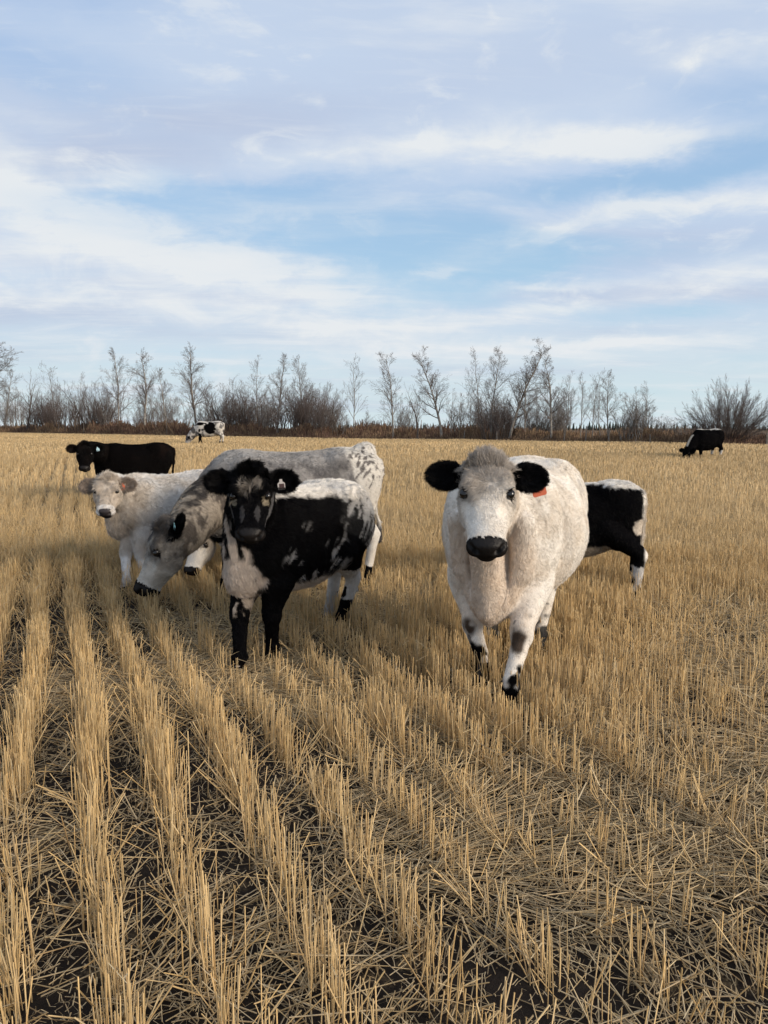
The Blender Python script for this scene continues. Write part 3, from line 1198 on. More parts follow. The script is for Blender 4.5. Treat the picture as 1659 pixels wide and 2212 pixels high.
TORSO = [  # x, half width, top z, bottom z  (adult, 1.36 m at the hip)
    (-0.86, 0.02, 1.16, 1.10), (-0.84, 0.10, 1.225, 1.00), (-0.76, 0.19, 1.29, 0.86), (-0.62, 0.255, 1.345, 0.74), (-0.45, 0.295, 1.355, 0.655),
    (-0.25, 0.335, 1.325, 0.585), (0.00, 0.36, 1.31, 0.545), (0.22, 0.34, 1.32, 0.545), (0.40, 0.285, 1.345, 0.56), (0.54, 0.235, 1.335, 0.575),
    (0.66, 0.19, 1.26, 0.60), (0.76, 0.13, 1.15, 0.66), (0.83, 0.06, 1.03, 0.76), (0.85, 0.02, 0.96, 0.86)]

FACE = [  # along the face from the poll, half width, up (face side), down (jaw side)
    (-0.035, 0.02, 0.015, 0.05), (-0.01, 0.085, 0.055, 0.10), (0.04, 0.114, 0.072, 0.125), (0.10, 0.128, 0.076, 0.150), (0.17, 0.132, 0.074, 0.165),
    (0.23, 0.124, 0.066, 0.165), (0.30, 0.103, 0.060, 0.145), (0.37, 0.086, 0.056, 0.115), (0.43, 0.080, 0.054, 0.092), (0.485, 0.078, 0.048, 0.080),
    (0.515, 0.060, 0.035, 0.060), (0.53, 0.02, 0.012, 0.02)]


def build_cow(name, label, pos, yaw, S, coat, feet=None, feet_px=None, poll=None, poll_px=None, head_yaw=0.0, head_pitch=R(65), head_roll=0.0,
              L=1.0, W=1.0, D=1.0, HS=1.0, neck_r=(0.24, 0.135), ears=((0.0, 0.0), (0.0, 0.0)), ear_size=1.0, h=0.009, hairs=60000, hair_len=0.03,
              hair_r=0.0009, shag=0.5, tags=(), leg_t=1.0, bulge=None, tail=None, neck_drop=0.0, HL=0.88, ear_len=0.19, tag_back=0.0, FW=1.0, extra=None, rnd=2.35):
    cy, sy = math.cos(yaw), math.sin(yaw)
    z0 = float(gz(pos[0], pos[1]))
    O = np.array([pos[0], pos[1], z0])
    RM = np.array([[cy, -sy, 0], [sy, cy, 0], [0, 0, 1.0]])      # local -> world

    def W2L(p):
        return (RM.T @ (np.asarray(p, float) - O)) / S
    ft = {'fl': (0.47, 0.15), 'fr': (0.47, -0.15), 'hl': (-0.56, 0.17), 'hr': (-0.56, -0.17)}
    ft.update(feet or {})
    for k, (px, py) in (feet_px or {}).items():
        g = W2L(on_ground(px, py))
        ft[k] = (g[0], g[1])
    fd = Field()
    X, Yv, Z = np.eye(3)
    tor = []
    for x, w, t, b in TORSO:
        w = w * (1 + (FW - 1) * float(smooth01((x - 0.1) / 0.35)))
        b2 = t - (t - b) * D
        tor.append((x * L, w * W, t - 1.0, 1.0 - b2))
    fd.loft((np.array([0, 0, 1.0]), X, Yv, Z), tor, rnd, 0.08)
    # haunches, hips, shoulders
    for sgn in (1, -1):
        fd.ell((-0.56 * L, 0.185 * sgn * W, 1.02), (0.23, 0.125 * W, 0.27), 0.10)
        fd.ell((-0.42 * L, 0.23 * sgn * min(W, 0.95), 1.25), (0.09, 0.06, 0.055), 0.12)
        fd.ell((0.42 * L, 0.19 * sgn * W, 0.98), (0.15, 0.10, 0.28), 0.10)
        fd.ell((0.58 * L, 0.155 * sgn, 0.86), (0.10, 0.085, 0.13), 0.08)
    fd.ell((-0.80 * L, 0.085, 1.13), (0.06, 0.055, 0.08), 0.06)
    fd.ell((-0.80 * L, -0.085, 1.13), (0.06, 0.055, 0.08), 0.06)
    fd.ell((0.68 * L, 0, 0.70 + 0.1 * (1 - D)), (0.12, 0.085, 0.12), 0.10)      # brisket
    for bc, br, bk in (bulge or ()):
        fd.ell(bc, br, bk)
    if extra:
        extra(fd)
    # legs
    lt = leg_t
    for key, sgn in (('fl', 1), ('fr', -1)):
        fx, fy = ft[key]
        E = np.array([0.41 * L, 0.165 * sgn * W, 0.72])
        KN = np.array([0.45 * E[0] + 0.55 * fx + 0.025, 0.5 * E[1] + 0.5 * fy, 0.385])
        FE = np.array([fx - 0.035, fy, 0.125])
        fd.cone((E[0] + 0.02, E[1], 0.80), (E[0] + 0.03, E[1], 0.62), 0.125, 0.095, 0.07, (Yv, 0.72), 'leg')
        fd.cone((E[0] + 0.03, E[1], 0.64), KN + [0, 0, 0.05], 0.088 * lt, 0.055 * lt, 0.05, None, 'leg')
        fd.ell(KN, (0.050 * lt, 0.052 * lt, 0.062), 0.03, None, 'leg')
        fd.cone(KN - [0, 0, 0.03], FE + [0, 0, 0.04], 0.043 * lt, 0.033 * lt, 0.03, None, 'leg')
        fd.ell(FE, (0.043 * lt, 0.043 * lt, 0.042), 0.025, None, 'leg')
        fd.cone(FE, (fx, fy, 0.06), 0.034 * lt, 0.040, 0.02, None, 'leg')
        for c in (0.021, -0.021):
            fd.cone((fx + 0.012, fy + c, 0.055), (fx + 0.045, fy + c * 1.15, 0.018), 0.028, 0.022, 0.008, None, 'hoof')
    for key, sgn in (('hl', 1), ('hr', -1)):
        fx, fy = ft[key]
        ST = np.array([-0.36 * L, 0.20 * sgn * W, 0.80])
        HK = np.array([0.25 * (-0.62 * L) + 0.75 * (fx) - 0.105, 0.35 * ST[1] + 0.65 * fy, 0.50])
        FE = np.array([fx - 0.045, fy, 0.135])
        fd.cone((-0.55 * L, 0.185 * sgn * W, 0.98), ST, 0.20, 0.125, 0.09, (Yv, 0.62), 'leg')
        fd.cone((-0.60 * L, 0.175 * sgn * W, 0.92), (HK[0] + 0.06, 0.5 * (HK[1] + ST[1]), 0.66), 0.165, 0.07, 0.08, (Yv, 0.62), 'leg')
        fd.cone(ST, HK + [0.03, 0, 0.04], 0.110 * lt, 0.052 * lt, 0.06, None, 'leg')
        fd.ell(HK + [0.005, 0, 0.0], (0.056 * lt, 0.042 * lt, 0.062), 0.03, None, 'leg')
        fd.cone(HK + [-0.01, 0, 0.10], HK + [-0.045, 0, 0.03], 0.022, 0.024, 0.04, None, 'leg')
        fd.cone(HK - [0, 0, 0.03], FE + [0, 0, 0.03], 0.043 * lt, 0.035 * lt, 0.03, None, 'leg')
        fd.ell(FE, (0.043 * lt, 0.042 * lt, 0.042), 0.025, None, 'leg')
        fd.cone(FE, (fx, fy, 0.06), 0.034 * lt, 0.040, 0.02, None, 'leg')
        for c in (0.021, -0.021):
            fd.cone((fx + 0.012, fy + c, 0.055), (fx + 0.045, fy + c * 1.15, 0.018), 0.028, 0.022, 0.008, None, 'hoof')
    # head frame
    p_, a_ = head_pitch, head_yaw
    F = np.array([math.cos(p_) * math.cos(a_), math.cos(p_) * math.sin(a_), -math.sin(p_)])
    N = np.array([math.sin(p_) * math.cos(a_), math.sin(p_) * math.sin(a_), math.cos(p_)])
    Lt = np.cross(N, F)
    cr, sr = math.cos(head_roll), math.sin(head_roll)
    N, Lt = N * cr + Lt * sr, Lt * cr - N * sr
    if poll_px:
        wp = at_depth(*poll_px)
        PO = W2L(wp)
    else:
        PO = np.asarray(poll, float)
    HM = np.stack([F, Lt, N], 1)           # head local -> cow local

    def H(s_, u, v):
        return PO + HM @ (np.array([s_ * HL, u, v]) * HS)

    def hel(c, r, k, tg='head', neg=False, rot=None):
        M = HM if rot is None else HM @ rot
        fd.ell(H(*c), np.array([r[0] * HL, r[1], r[2]]) * HS, k * HS, M, tg, neg)
    # neck: from the withers, a curve to the back of the skull
    A = np.array([0.46 * L, 0, 1.02 - neck_drop])
    Bn = H(0.075, 0, -0.085)
    T0 = nrm([0.9, 0, 0.25])
    T1 = nrm(F * 0.35 - N * -0.0 + nrm(Bn - A) * 0.8)
    ln = np.linalg.norm(Bn - A)
    n = 9
    pts = []
    for i in range(n + 1):
        t = i / n
        h00, h10, h01, h11 = 2 * t ** 3 - 3 * t * t + 1, t ** 3 - 2 * t * t + t, -2 * t ** 3 + 3 * t * t, t ** 3 - t * t
        pts.append(h00 * A + h10 * T0 * ln + h01 * Bn + h11 * T1 * ln)
    for i in range(n):
        t0, t1 = i / n, (i + 1) / n
        ra = neck_r[0] * (1 - t0) ** 1.0 + neck_r[1] * (1 - (1 - t0) ** 1.0)
        rb = neck_r[0] * (1 - t1) ** 1.0 + neck_r[1] * (1 - (1 - t1) ** 1.0)
        side = nrm(Yv * (1 - t0) + Lt * t0)
        fd.cone(pts[i], pts[i + 1], ra, rb, 0.045, (side, 0.66 + 0.16 * t0), 'neck')
    # dewlap
    fd.cone(pts[2] - [0, 0, neck_r[0] * 0.75], np.array([0.66 * L, 0, 0.72]), 0.075, 0.07, 0.12, (Yv, 0.6), 'neck')
    # skull
    fr = (PO, F, Lt, N)
    fd.loft(fr, [(s_ * HS * HL, w * HS, u * HS, d * HS) for s_, w, u, d in FACE], 2.25, 0.035 * HS, 'head')
    hel((0.0, 0, 0.005), (0.060, 0.070, 0.075), 0.05)
    for sg in (1, -1):
        hel((0.138, 0.084 * sg, 0.042), (0.055, 0.040, 0.034), 0.04)
        hel((0.180, 0.116 * sg, 0.050), (0.030, 0.020, 0.013), 0.012)
        hel((0.235, 0.074 * sg, -0.075), (0.105, 0.050, 0.080), 0.04)
        hel((0.485, 0.052 * sg, -0.012), (0.042, 0.040, 0.040), 0.02)
        hel((0.30, 0.070 * sg, -0.01), (0.10, 0.022, 0.022), 0.04)
        hel((0.194, 0.140 * sg, 0.044), (0.034, 0.026, 0.022), 0.020, neg=True)
    for sg in (1, -1):
        hel((0.105, 0.150 * sg, 0.030), (0.045, 0.026, 0.030), 0.035, neg=True)
        hel((0.300, 0.104 * sg, 0.040), (0.070, 0.024, 0.022), 0.035, neg=True)
    hel((0.470, 0, 0.004), (0.060, 0.086, 0.056), 0.025)
    hel((0.505, 0, 0.016), (0.026, 0.062, 0.042), 0.02)
    fd.cone(H(0.24, 0, -0.115), H(0.44, 0, -0.070), 0.055 * HS, 0.034 * HS, 0.04 * HS, None, 'head')
    hel((0.472, 0, -0.084), (0.048, 0.052, 0.028), 0.015)
    hel((0.515, 0, -0.046), (0.060, 0.078, 0.0045), 0.012, neg=True)
    rotn = lambda a: np.array([[math.cos(a), -math.sin(a), 0], [math.sin(a), math.cos(a), 0], [0, 0, 1.0]])
    for sg in (1, -1):
        hel((0.524, 0.047 * sg, 0.020), (0.028, 0.017, 0.016), 0.008, neg=True)
        hel((0.500, 0.068 * sg, 0.028), (0.028, 0.008, 0.012), 0.010, neg=True, rot=rotn(-0.6 * sg))
    # ears
    eardirs = []
    for sg, (up, back) in zip((1, -1), ears):
        b0 = H(0.055, 0.095 * sg, -0.030)
        d = nrm(Lt * sg * 1.0 + F * (-up) + N * (-back))
        el_ = ear_len * ear_size * HS
        fn = nrm(N - d * np.dot(N, d) + F * 0.25)          # the way the cup opens
        fn = nrm(fn - d * np.dot(fn, d))
        sd = np.cross(d, fn)
        M = np.stack([d, sd, fn], 1)
        fd.cone(b0, b0 + d * el_ * 0.45, 0.036 * HS, 0.034 * HS, 0.03, None, 'ear')
        fd.ell(b0 + d * el_ * 0.56, (el_ * 0.50, el_ * 0.37, el_ * 0.13), 0.02, M, 'ear')
        fd.ell(b0 + d * el_ * 0.62 + fn * el_ * 0.10, (el_ * 0.36, el_ * 0.25, el_ * 0.10), 0.015, M, 'ear', True)
        eardirs.append((b0, d, fn, sd, el_))
    # tail
    tb = np.array([-0.83 * L, 0, 1.20])
    tl = tail or [(-0.84, 0, 1.10), (-0.835, 0.0, 0.92), (-0.81, 0.01, 0.72), (-0.80, 0.02, 0.56)]
    prev, r = tb, 0.045
    for q in tl:
        q = np.array([q[0] * L, q[1], q[2]])
        fd.cone(prev, q, r, r * 0.72, 0.03, None, 'tail')
        prev, r = q, max(r * 0.72, 0.016)
    fd.cone(prev, prev + [0.01, 0, -0.17], 0.018, 0.034, 0.02, None, 'tail')

    V, Q = fd.mesh(h / S)
    Nn = vert_normals(V, Q)
    # carry the mesh onto the surface once more, for a smooth skin
    d0 = fd.eval(V)
    V = V - Nn * np.clip(d0, -h / S, h / S)[:, None] * 0.7
    Nn = vert_normals(V, Q)
    tg, names = fd.eval(V, 0.06, tags=True)
    lab = np.array(names)[tg]
    info = dict(V=V, N=Nn, lab=lab, hc=((V - PO) @ HM) / HS / np.array([HL, 1, 1]), ears=eardirs, names=names, L=L, PO=PO, ft=ft)
    col = np.clip(coat(V, info), 0.001, 0.95)
    # bare skin, hooves, nose
    hoof = V[:, 2] < 0.075
    col[hoof & (lab != 'head')] = np.array([0.010, 0.009, 0.008])
    root = empty(name, O.tolist(), yaw)
    tag(root, label, 'calf' if 'calf' in name else 'cow', 'speckled cattle on the stubble')
    hcv = info['hc']
    bare_v = ((lab == 'head') & (((hcv[:, 0] > 0.455) & (hcv[:, 2] > -0.06)) | (hcv[:, 0] > 0.49))).astype(float)
    body = mesh_np('body', V * S, Q, HIDE, root, attrs={'coat': col * 0.85, 'bare': np.repeat(bare_v[:, None], 3, 1)})

    # fur
    tri = Q
    c0 = V[tri].mean(1)
    ar = 0.5 * np.linalg.norm(np.cross(V[tri[:, 2]] - V[tri[:, 0]], V[tri[:, 3]] - V[tri[:, 1]]), axis=1)
    fl = lab[tri[:, 0]]
    hcq = info['hc'][tri[:, 0]]
    bare = (fl == 'head') & ((hcq[:, 0] > 0.462) & (hcq[:, 2] > -0.065) | (hcq[:, 0] > 0.50))
    eyed = np.minimum(np.linalg.norm(hcq - [0.197, 0.118, 0.036], axis=1), np.linalg.norm(hcq - [0.197, -0.118, 0.036], axis=1)) < 0.034
    dens = np.where(bare | eyed | (fl == 'hoof') | (c0[:, 2] < 0.07), 0.0, 1.0)
    dens *= np.where(fl == 'head', 3.0, np.where(fl == 'ear', 4.0, np.where(fl == 'leg', 1.4, 1.0)))
    pr = ar * dens
    pr /= pr.sum()
    rg = np.random.default_rng(sum(map(ord, name)) + len(label))
    fi = rg.choice(len(tri), hairs, p=pr)
    w = rg.dirichlet([1, 1, 1, 1], hairs)
    root_p = (V[tri[fi]] * w[:, :, None]).sum(1)
    nn = (Nn[tri[fi]] * w[:, :, None]).sum(1)
    nn /= np.linalg.norm(nn, axis=1)[:, None]
    lb = fl[fi]
    hq = hcq[fi]
    colh = col[tri[fi, 0]]
    # which way the hair lies
    flow = np.tile(np.array([-0.75, 0, -0.65]), (hairs, 1))
    flow[lb == 'leg'] = [-0.1, 0, -1]
    flow[lb == 'tail'] = [-0.1, 0, -1]
    flow[lb == 'neck'] = [-0.5, 0, -0.85]
    hm = lb == 'head'
    hx = np.stack([hq[:, 0] - 0.17, hq[:, 1] * 1.2, hq[:, 2] * 0.0], 1)
    hx /= np.linalg.norm(hx, axis=1)[:, None] + 1e-6
    up_side = hq[:, 2] > -0.03
    hf = np.where(up_side[:, None], hx, np.array([-0.9, 0, -0.3]))
    flow[hm] = (hf @ HM.T)[hm]
    em = lb == 'ear'
    b0s = [e[0] for e in eardirs]
    for e in eardirs:
        m = em & (((root_p - e[0]) @ e[1]) > -0.02) & (np.linalg.norm(root_p - e[0], axis=1) < e[4] * 1.4)
        cc = e[0] + e[1] * e[4] * 0.45
        rad = root_p[m] - cc
        flow[m] = e[1] * 0.6 + rad / (np.linalg.norm(rad, axis=1)[:, None] + 1e-6) * 0.9
    P0 = root_p
    curl = np.stack([fbm(P0, 11 / 1.0, 90 + c, 2) - 0.5 for c in range(3)], 1) * 4.2
    curl2 = np.stack([vnoise(P0, 38.0, 95 + c) - 0.5 for c in range(3)], 1) * 1.8
    flow = flow + (curl + curl2) * (shag * np.where(hm & (hq[:, 0] < 0.28), 1.35, np.where(em, 0.4, 0.8)))[:, None]
    flow -= nn * np.sum(flow * nn, axis=1)[:, None]
    flow /= np.linalg.norm(flow, axis=1)[:, None] + 1e-6
    ln_ = np.where(lb == 'leg', 0.55, 1.0) * np.where(hm, np.where(hq[:, 0] < 0.09, 1.9, np.where(hq[:, 0] < 0.24, 1.05, 0.45)), 1.0)
    ln_ = np.where(em, 1.15, ln_)
    ln_ = np.where(lb == 'tail', 1.4, ln_)
    ln_ = np.minimum(ln_ * hair_len, 0.044) / S * rg.uniform(0.55, 1.2, hairs)
    # hair stands up more on the back and the poll
    stand = np.where((lb == 'torso') & (nn[:, 2] > 0.55), 0.42, 0.20) + rg.uniform(-0.08, 0.12, hairs)
    stand = np.where(hm & (hq[:, 0] < 0.06), 0.75, stand)
    stand = np.where(em, 0.45, stand)
    stand = np.where(lb == 'leg', 0.12, stand)
    d1 = nn * stand[:, None] + flow * (1 - stand * 0.6)[:, None]
    d1 /= np.linalg.norm(d1, axis=1)[:, None]
    d2 = d1 + flow * 0.35 + np.array([0, 0, -0.22])
    d2 /= np.linalg.norm(d2, axis=1)[:, None]
    # gather the tips into tufts
    cell = 0.016 / S * 1.2
    jit = np.stack([vnoise(P0, 1 / cell, 120 + c) - 0.5 for c in range(3)], 1)
    p1 = P0 + d1 * (ln_ * 0.45)[:, None]
    p2 = p1 + d2 * (ln_ * 0.55)[:, None] + jit * (ln_ * 0.65 * (0.4 + shag))[:, None]
    # keep the hair off the skin
    pts3 = np.stack([P0 - nn * 0.002, p1, p2], 1) * S
    nC = hairs
    cu = bpy.data.hair_curves.new('fur')
    cu.add_curves([3] * nC)
    cu.attributes['position'].data.foreach_set('vector', pts3.astype(np.float32).ravel())
    ra = cu.attributes.get('radius') or cu.attributes.new('radius', 'FLOAT', 'POINT')
    rr = np.tile(np.array([1.0, 0.8, 0.25]) * hair_r, nC) * np.repeat(rg.uniform(0.7, 1.3, nC), 3)
    ra.data.foreach_set('value', rr.astype(np.float32))
    ca = cu.attributes.new('coat', 'FLOAT_COLOR', 'CURVE')
    a4 = np.ones((nC, 4), np.float32)
    a4[:, :3] = np.clip(colh * (rg.uniform(0.80, 1.12, nC) * (0.80 + 0.38 * vnoise(P0, 1 / (0.020 / S), 140)))[:, None], 0, 1)
    ca.data.foreach_set('color', a4.ravel())
    cu.materials.append(FUR)
    fo = bpy.data.objects.new('fur', cu)
    fo.parent = root
    fo['kind'] = 'stuff'
    COL.objects.link(fo)

    # eyes
    for sg in (1, -1):
        c = H(0.195, 0.107 * sg, 0.033)
        u_, v_ = np.meshgrid(np.linspace(0, 2 * math.pi, 17)[:-1], np.linspace(0, math.pi, 10))
        sp = np.stack([np.sin(v_) * np.cos(u_), np.sin(v_) * np.sin(u_), np.cos(v_)], -1).reshape(-1, 3)
        E = (c + (sp * np.array([0.026, 0.023, 0.021]) * HS) @ HM.T) * S
        I = np.arange(160).reshape(10, 16)
        q = np.stack([I[:-1], np.roll(I, -1, 1)[:-1], np.roll(I, -1, 1)[1:], I[1:]], -1).reshape(-1, 4)
        mesh_np('eye', E, q[:, ::-1], EYE, root)
    # ear tags: (side 0 = its left, colour material, along the ear, size, tilt, mark material or None)
    for side, mat, at, sz, swing, mark in tags:
        b0, d, fn, sd, el_ = eardirs[side]
        cen = b0 + d * el_ * at + fn * (0.035 - tag_back)
        cw = RM @ cen
        down = nrm(np.array([0, 0, -1.0]) + d * swing)
        nv = nrm(fn + 0.001)
        nv = nrm(nv - down * np.dot(nv, down))
        rt = np.cross(down, nv)
        out = [(-0.012, -0.012), (0.012, -0.012), (0.014, 0.012), (0.030, 0.022), (0.034, 0.030), (0.034, 0.078), (0.028, 0.085), (-0.028, 0.085),
               (-0.034, 0.078), (-0.034, 0.030), (-0.030, 0.022), (-0.014, 0.012)]
        T = 0.0014
        VV = [(cen + (rt * a + down * b) * sz + nv * t * sz) * S for t in (-T, T) for a, b in out]
        bm_f = [tuple(range(12, 24)), tuple(range(11, -1, -1))] + [(i, (i + 1) % 12, 12 + (i + 1) % 12, 12 + i) for i in range(12)]
        me = bpy.data.meshes.new('ear_tag')
        me.from_pydata([tuple(v) for v in VV], [], bm_f)
        me.materials.append(mat)
        to = bpy.data.objects.new('ear_tag', me)
        COL.objects.link(to)
        to.parent = root
        if mark:
            mv, mf = [], []
            for (x0, y0, x1, y1) in mark[1]:
                i0 = len(mv)
                for a, b in ((x0, y0), (x1, y0), (x1, y1), (x0, y1)):
                    mv.append(tuple((cen + (rt * a + down * b) * sz + nv * (T + 0.0015) * sz) * S))
                mf.append((i0, i0 + 1, i0 + 2, i0 + 3))
            mm = bpy.data.meshes.new('tag_print')
            mm.from_pydata(mv, [], mf)
            mm.materials.append(mark[0])
            mo = bpy.data.objects.new('tag_print', mm)
            COL.objects.link(mo)
            mo.parent = to
    return root


def coat_mat(name, bump=None, gloss=False):
    m = bpy.data.materials.new(name)
    m.use_nodes = True
    g = NT(m.node_tree)
    a = g.n('ShaderNodeAttribute')
    a.attribute_name = 'coat'
    d = g.n('ShaderNodeBsdfDiffuse')
    g.put(d.inputs['Color'], a.outputs['Color'])
    o = g.n('ShaderNodeOutputMaterial')
    nrm_ = None
    if bump:
        bn = g.n('ShaderNodeBump')
        bn.inputs['Distance'].default_value = bump[1]
        g.put(bn.inputs['Height'], g.noise(g.n('ShaderNodeTexCoord').outputs['Object'], bump[0], 3.0, 0.6))
        nrm_ = bn.outputs[0]
        g.put(d.inputs['Normal'], nrm_)
    gl = g.n('ShaderNodeBsdfGlossy')
    gl.inputs['Roughness'].default_value = 0.42
    ms = g.n('ShaderNodeMixShader')
    if gloss:
        b = g.n('ShaderNodeAttribute')
        b.attribute_name = 'bare'
        g.put(gl.inputs['Normal'], nrm_)
        g.put(ms.inputs[0], g.mul(b.outputs['Fac'], 0.014))
    else:
        ms.inputs[0].default_value = 0.008
    g.nt.links.new(d.outputs[0], ms.inputs[1])
    g.nt.links.new(gl.outputs[0], ms.inputs[2])
    g.nt.links.new(ms.outputs[0], o.inputs[0])
    return m


HIDE = coat_mat('hide', (60.0, 0.004), True)
FUR = coat_mat('fur')
EYE = plain_mat('eye', (0.008, 0.006, 0.005), 0.12, 0.5)
TAG_ORANGE = plain_mat('orange_ear_tag', (0.50, 0.115, 0.055), 0.5, 0.3)
TAG_TEAL = plain_mat('pale_teal_ear_tag', (0.30, 0.52, 0.50), 0.5, 0.3)
TAG_BLUE = plain_mat('pale_blue_ear_tag', (0.36, 0.52, 0.58), 0.5, 0.3)
TAG_WHITE = plain_mat('white_ear_tag', (0.42, 0.385, 0.37), 0.5, 0.3)
PRINT_DARK = plain_mat('dark_tag_print', (0.06, 0.035, 0.035), 0.6, 0.2)
PRINT_PALE = plain_mat('pale_tag_print', (0.72, 0.60, 0.56), 0.6, 0.2)

BLK = np.array([0.0036, 0.0033, 0.0038])
WHT = np.array([0.80, 0.75, 0.685])
CRM = np.array([0.62, 0.53, 0.43])
GRY = np.array([0.27, 0.25, 0.245])
DGR = np.array([0.085, 0.078, 0.078])
TAN = np.array([0.52, 0.36, 0.25])


def lerp(a, b, t):
    t = np.clip(t, 0, 1)[:, None]
    return a * (1 - t) + b * t


def edge(v, lo, hi):
    return smooth01((v - lo) / (hi - lo))


def ball(P, c, r):
    d = (P - np.asarray(c)) / np.asarray(r)
    return np.linalg.norm(d, axis=1)


def face_marks(V, info, col, dark=1.0, nose=0.455, eye=0.034, earc=None):
    """nose, lips, lids, ears"""
    hc, lab = info['hc'], info['lab']
    hd = (lab == 'head')
    n = (vnoise(V, 60.0, 7) - 0.5) * 0.018
    # black nose pad and lips
    nz = hd & ((hc[:, 0] + n - 0.25 * np.abs(hc[:, 1]) ** 1 * 0 > nose + 0.25 * np.maximum(0, 0.01 - hc[:, 2])) & (hc[:, 2] > -0.075))
    col[nz] = np.array([0.0135, 0.0115, 0.011])
    lip = hd & (hc[:, 0] + n > 0.455) & (hc[:, 2] < -0.035)
    col[lip] = np.array([0.0135, 0.0115, 0.011])
    for sg in (1, -1):
        d = ball(hc, (0.197, 0.118 * sg, 0.036), (1, 0.9, 1.15))
        e = hd & (d < eye + n * 0.3)
        col[e] = np.array([0.012, 0.010, 0.010])
        tear = hd & (ball(hc, (0.225, 0.118 * sg, 0.045), (0.022, 0.02, 0.012)) < 1)
        col[tear] = col[tear] * 0.35
    if earc is not None:
        em = lab == 'ear'
        col[em] = earc
    return col


# ------------------------------------------------------------------ the herd
def warp(V, s=7.0, a=0.05, seed=11):
    return V + np.stack([fbm(V, s, seed + c, 3) - 0.5 for c in range(3)], 1) * 2 * a


def coat_white(V, info):
    lab, hc = info['lab'], info['hc']
    W_ = warp(V, 9, 0.03)
    n = fbm(V, 7, 1, 3)
    col = lerp(WHT, np.array([0.66, 0.57, 0.47]), edge(n, 0.40, 0.66) * 0.6)
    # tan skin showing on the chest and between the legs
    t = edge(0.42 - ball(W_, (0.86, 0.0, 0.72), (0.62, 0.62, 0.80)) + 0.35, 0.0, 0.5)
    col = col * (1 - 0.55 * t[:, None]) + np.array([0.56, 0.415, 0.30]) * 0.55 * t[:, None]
    # grey flecks along the flank
    st = V @ np.array([[1, 0, 0.0], [0, 1, 0], [0.6, 0, 1]]).T
    fl = vnoise(st * [34, 34, 13], 1.0, 4) * 0.65 + vnoise(V, 5, 5) * 0.5
    m = edge(fl, 0.74, 0.90) * edge(V[:, 0], 0.7, -0.2) * 0.38
    col = lerp(col, GRY, m)
    hd = (lab == 'head')
    fh = edge(0.23 - hc[:, 0] + (n - 0.5) * 0.12, -0.06, 0.10) * edge(hc[:, 2], -0.14, 0.0) * (lab != 'ear')
    near = (hd | (lab == 'neck')) & (np.abs(hc[:, 0]) < 0.4)
    col = np.where(near[:, None], lerp(col, np.array([0.37, 0.32, 0.275]), fh * 0.95), col)
    ck = edge(-0.005 - hc[:, 2] + (n - .5) * .06, -0.02, 0.04) * hd * edge(0.44 - hc[:, 0], 0, 0.05)
    col = lerp(col, np.array([0.46, 0.41, 0.355]), ck * 0.6)
    # dirty knees, black socks
    leg = (lab == 'leg') | (lab == 'hoof')
    front = V[:, 0] > 0.1
    kn = np.zeros(len(V))
    for key, sg in (('fl', 1), ('fr', -1)):
        ky = 0.5 * 0.165 * sg * 1.3 + 0.5 * info['ft'][key][1]
        kn = np.maximum(kn, edge(1 - ball(W_, (0.5, ky, 0.375), (9, 0.060, 0.088)) + (n - 0.5) * 0.5, 0, 0.55))
    kn = kn * leg * front * edge(info['N'][:, 0], -0.1, 0.4)
    col = lerp(col, np.array([0.075, 0.055, 0.042]), kn * edge(fbm(V, 18, 6, 2), 0.10, 0.42))
    sx = edge(0.20 - W_[:, 2] + (vnoise(V, 22, 8) - 0.5) * 0.22, -0.02, 0.03) * leg
    col = lerp(col, BLK, sx * np.where(front, 1, 0.9))
    sk = edge(vnoise(V, 26, 9), 0.80, 0.88) * leg * edge(0.55 - V[:, 2], 0, 0.1)
    col = lerp(col, DGR, sk * 0.8)
    return face_marks(V, info, col, earc=BLK)


def coat_cream(V, info):
    lab, hc = info['lab'], info['hc']
    n = fbm(V, 6, 21, 3)
    col = lerp(np.array([0.70, 0.665, 0.63]), CRM, edge(n, 0.42, 0.68) * 0.5)
    t = edge(V[:, 0] + 0.5 * (1.0 - V[:, 2]) + (n - 0.5) * 0.6, 0.25, 0.85) * (V[:, 2] < 1.25)
    col = lerp(col, np.array([0.42, 0.335, 0.255]), t * 0.62)
    lg = edge(0.50 - V[:, 2], 0, 0.15) * (lab == 'leg')
    col = lerp(col, np.array([0.66, 0.63, 0.60]), lg)
    near = (lab == 'head')
    col[near] = np.array([0.50, 0.43, 0.36]) * (0.88 + 0.28 * n[near])[:, None]
    tuft = near & (ball(hc, (0.09, 0.015, 0.08), (0.06, 0.04, 0.08)) + (n - .5) < 1)
    col[tuft] *= 0.78
    mz = near & (hc[:, 0] > 0.40)
    col[mz] = np.array([0.66, 0.62, 0.58])
    col = face_marks(V, info, col, nose=0.468, eye=0.024, earc=np.array([0.25, 0.20, 0.165]))
    nz = near & (hc[:, 0] > 0.47) & (np.abs(hc[:, 1]) > 0.058)
    col[nz] = np.array([0.62, 0.58, 0.54])
    z = near & (col[:, 0] < 0.02) & (hc[:, 0] > 0.4)
    col[z] = np.array([0.045, 0.038, 0.040])
    return col


def coat_black(V, info):
    col = np.tile(np.array([0.0040, 0.0034, 0.0034]), (len(V), 1))
    n = fbm(V, 5, 31, 3)
    br = edge(n, 0.5, 0.75) * edge(V[:, 2], 0.9, 1.3)
    col = lerp(col, np.array([0.010, 0.0065, 0.0055]), br)
    return face_marks(V, info, col)


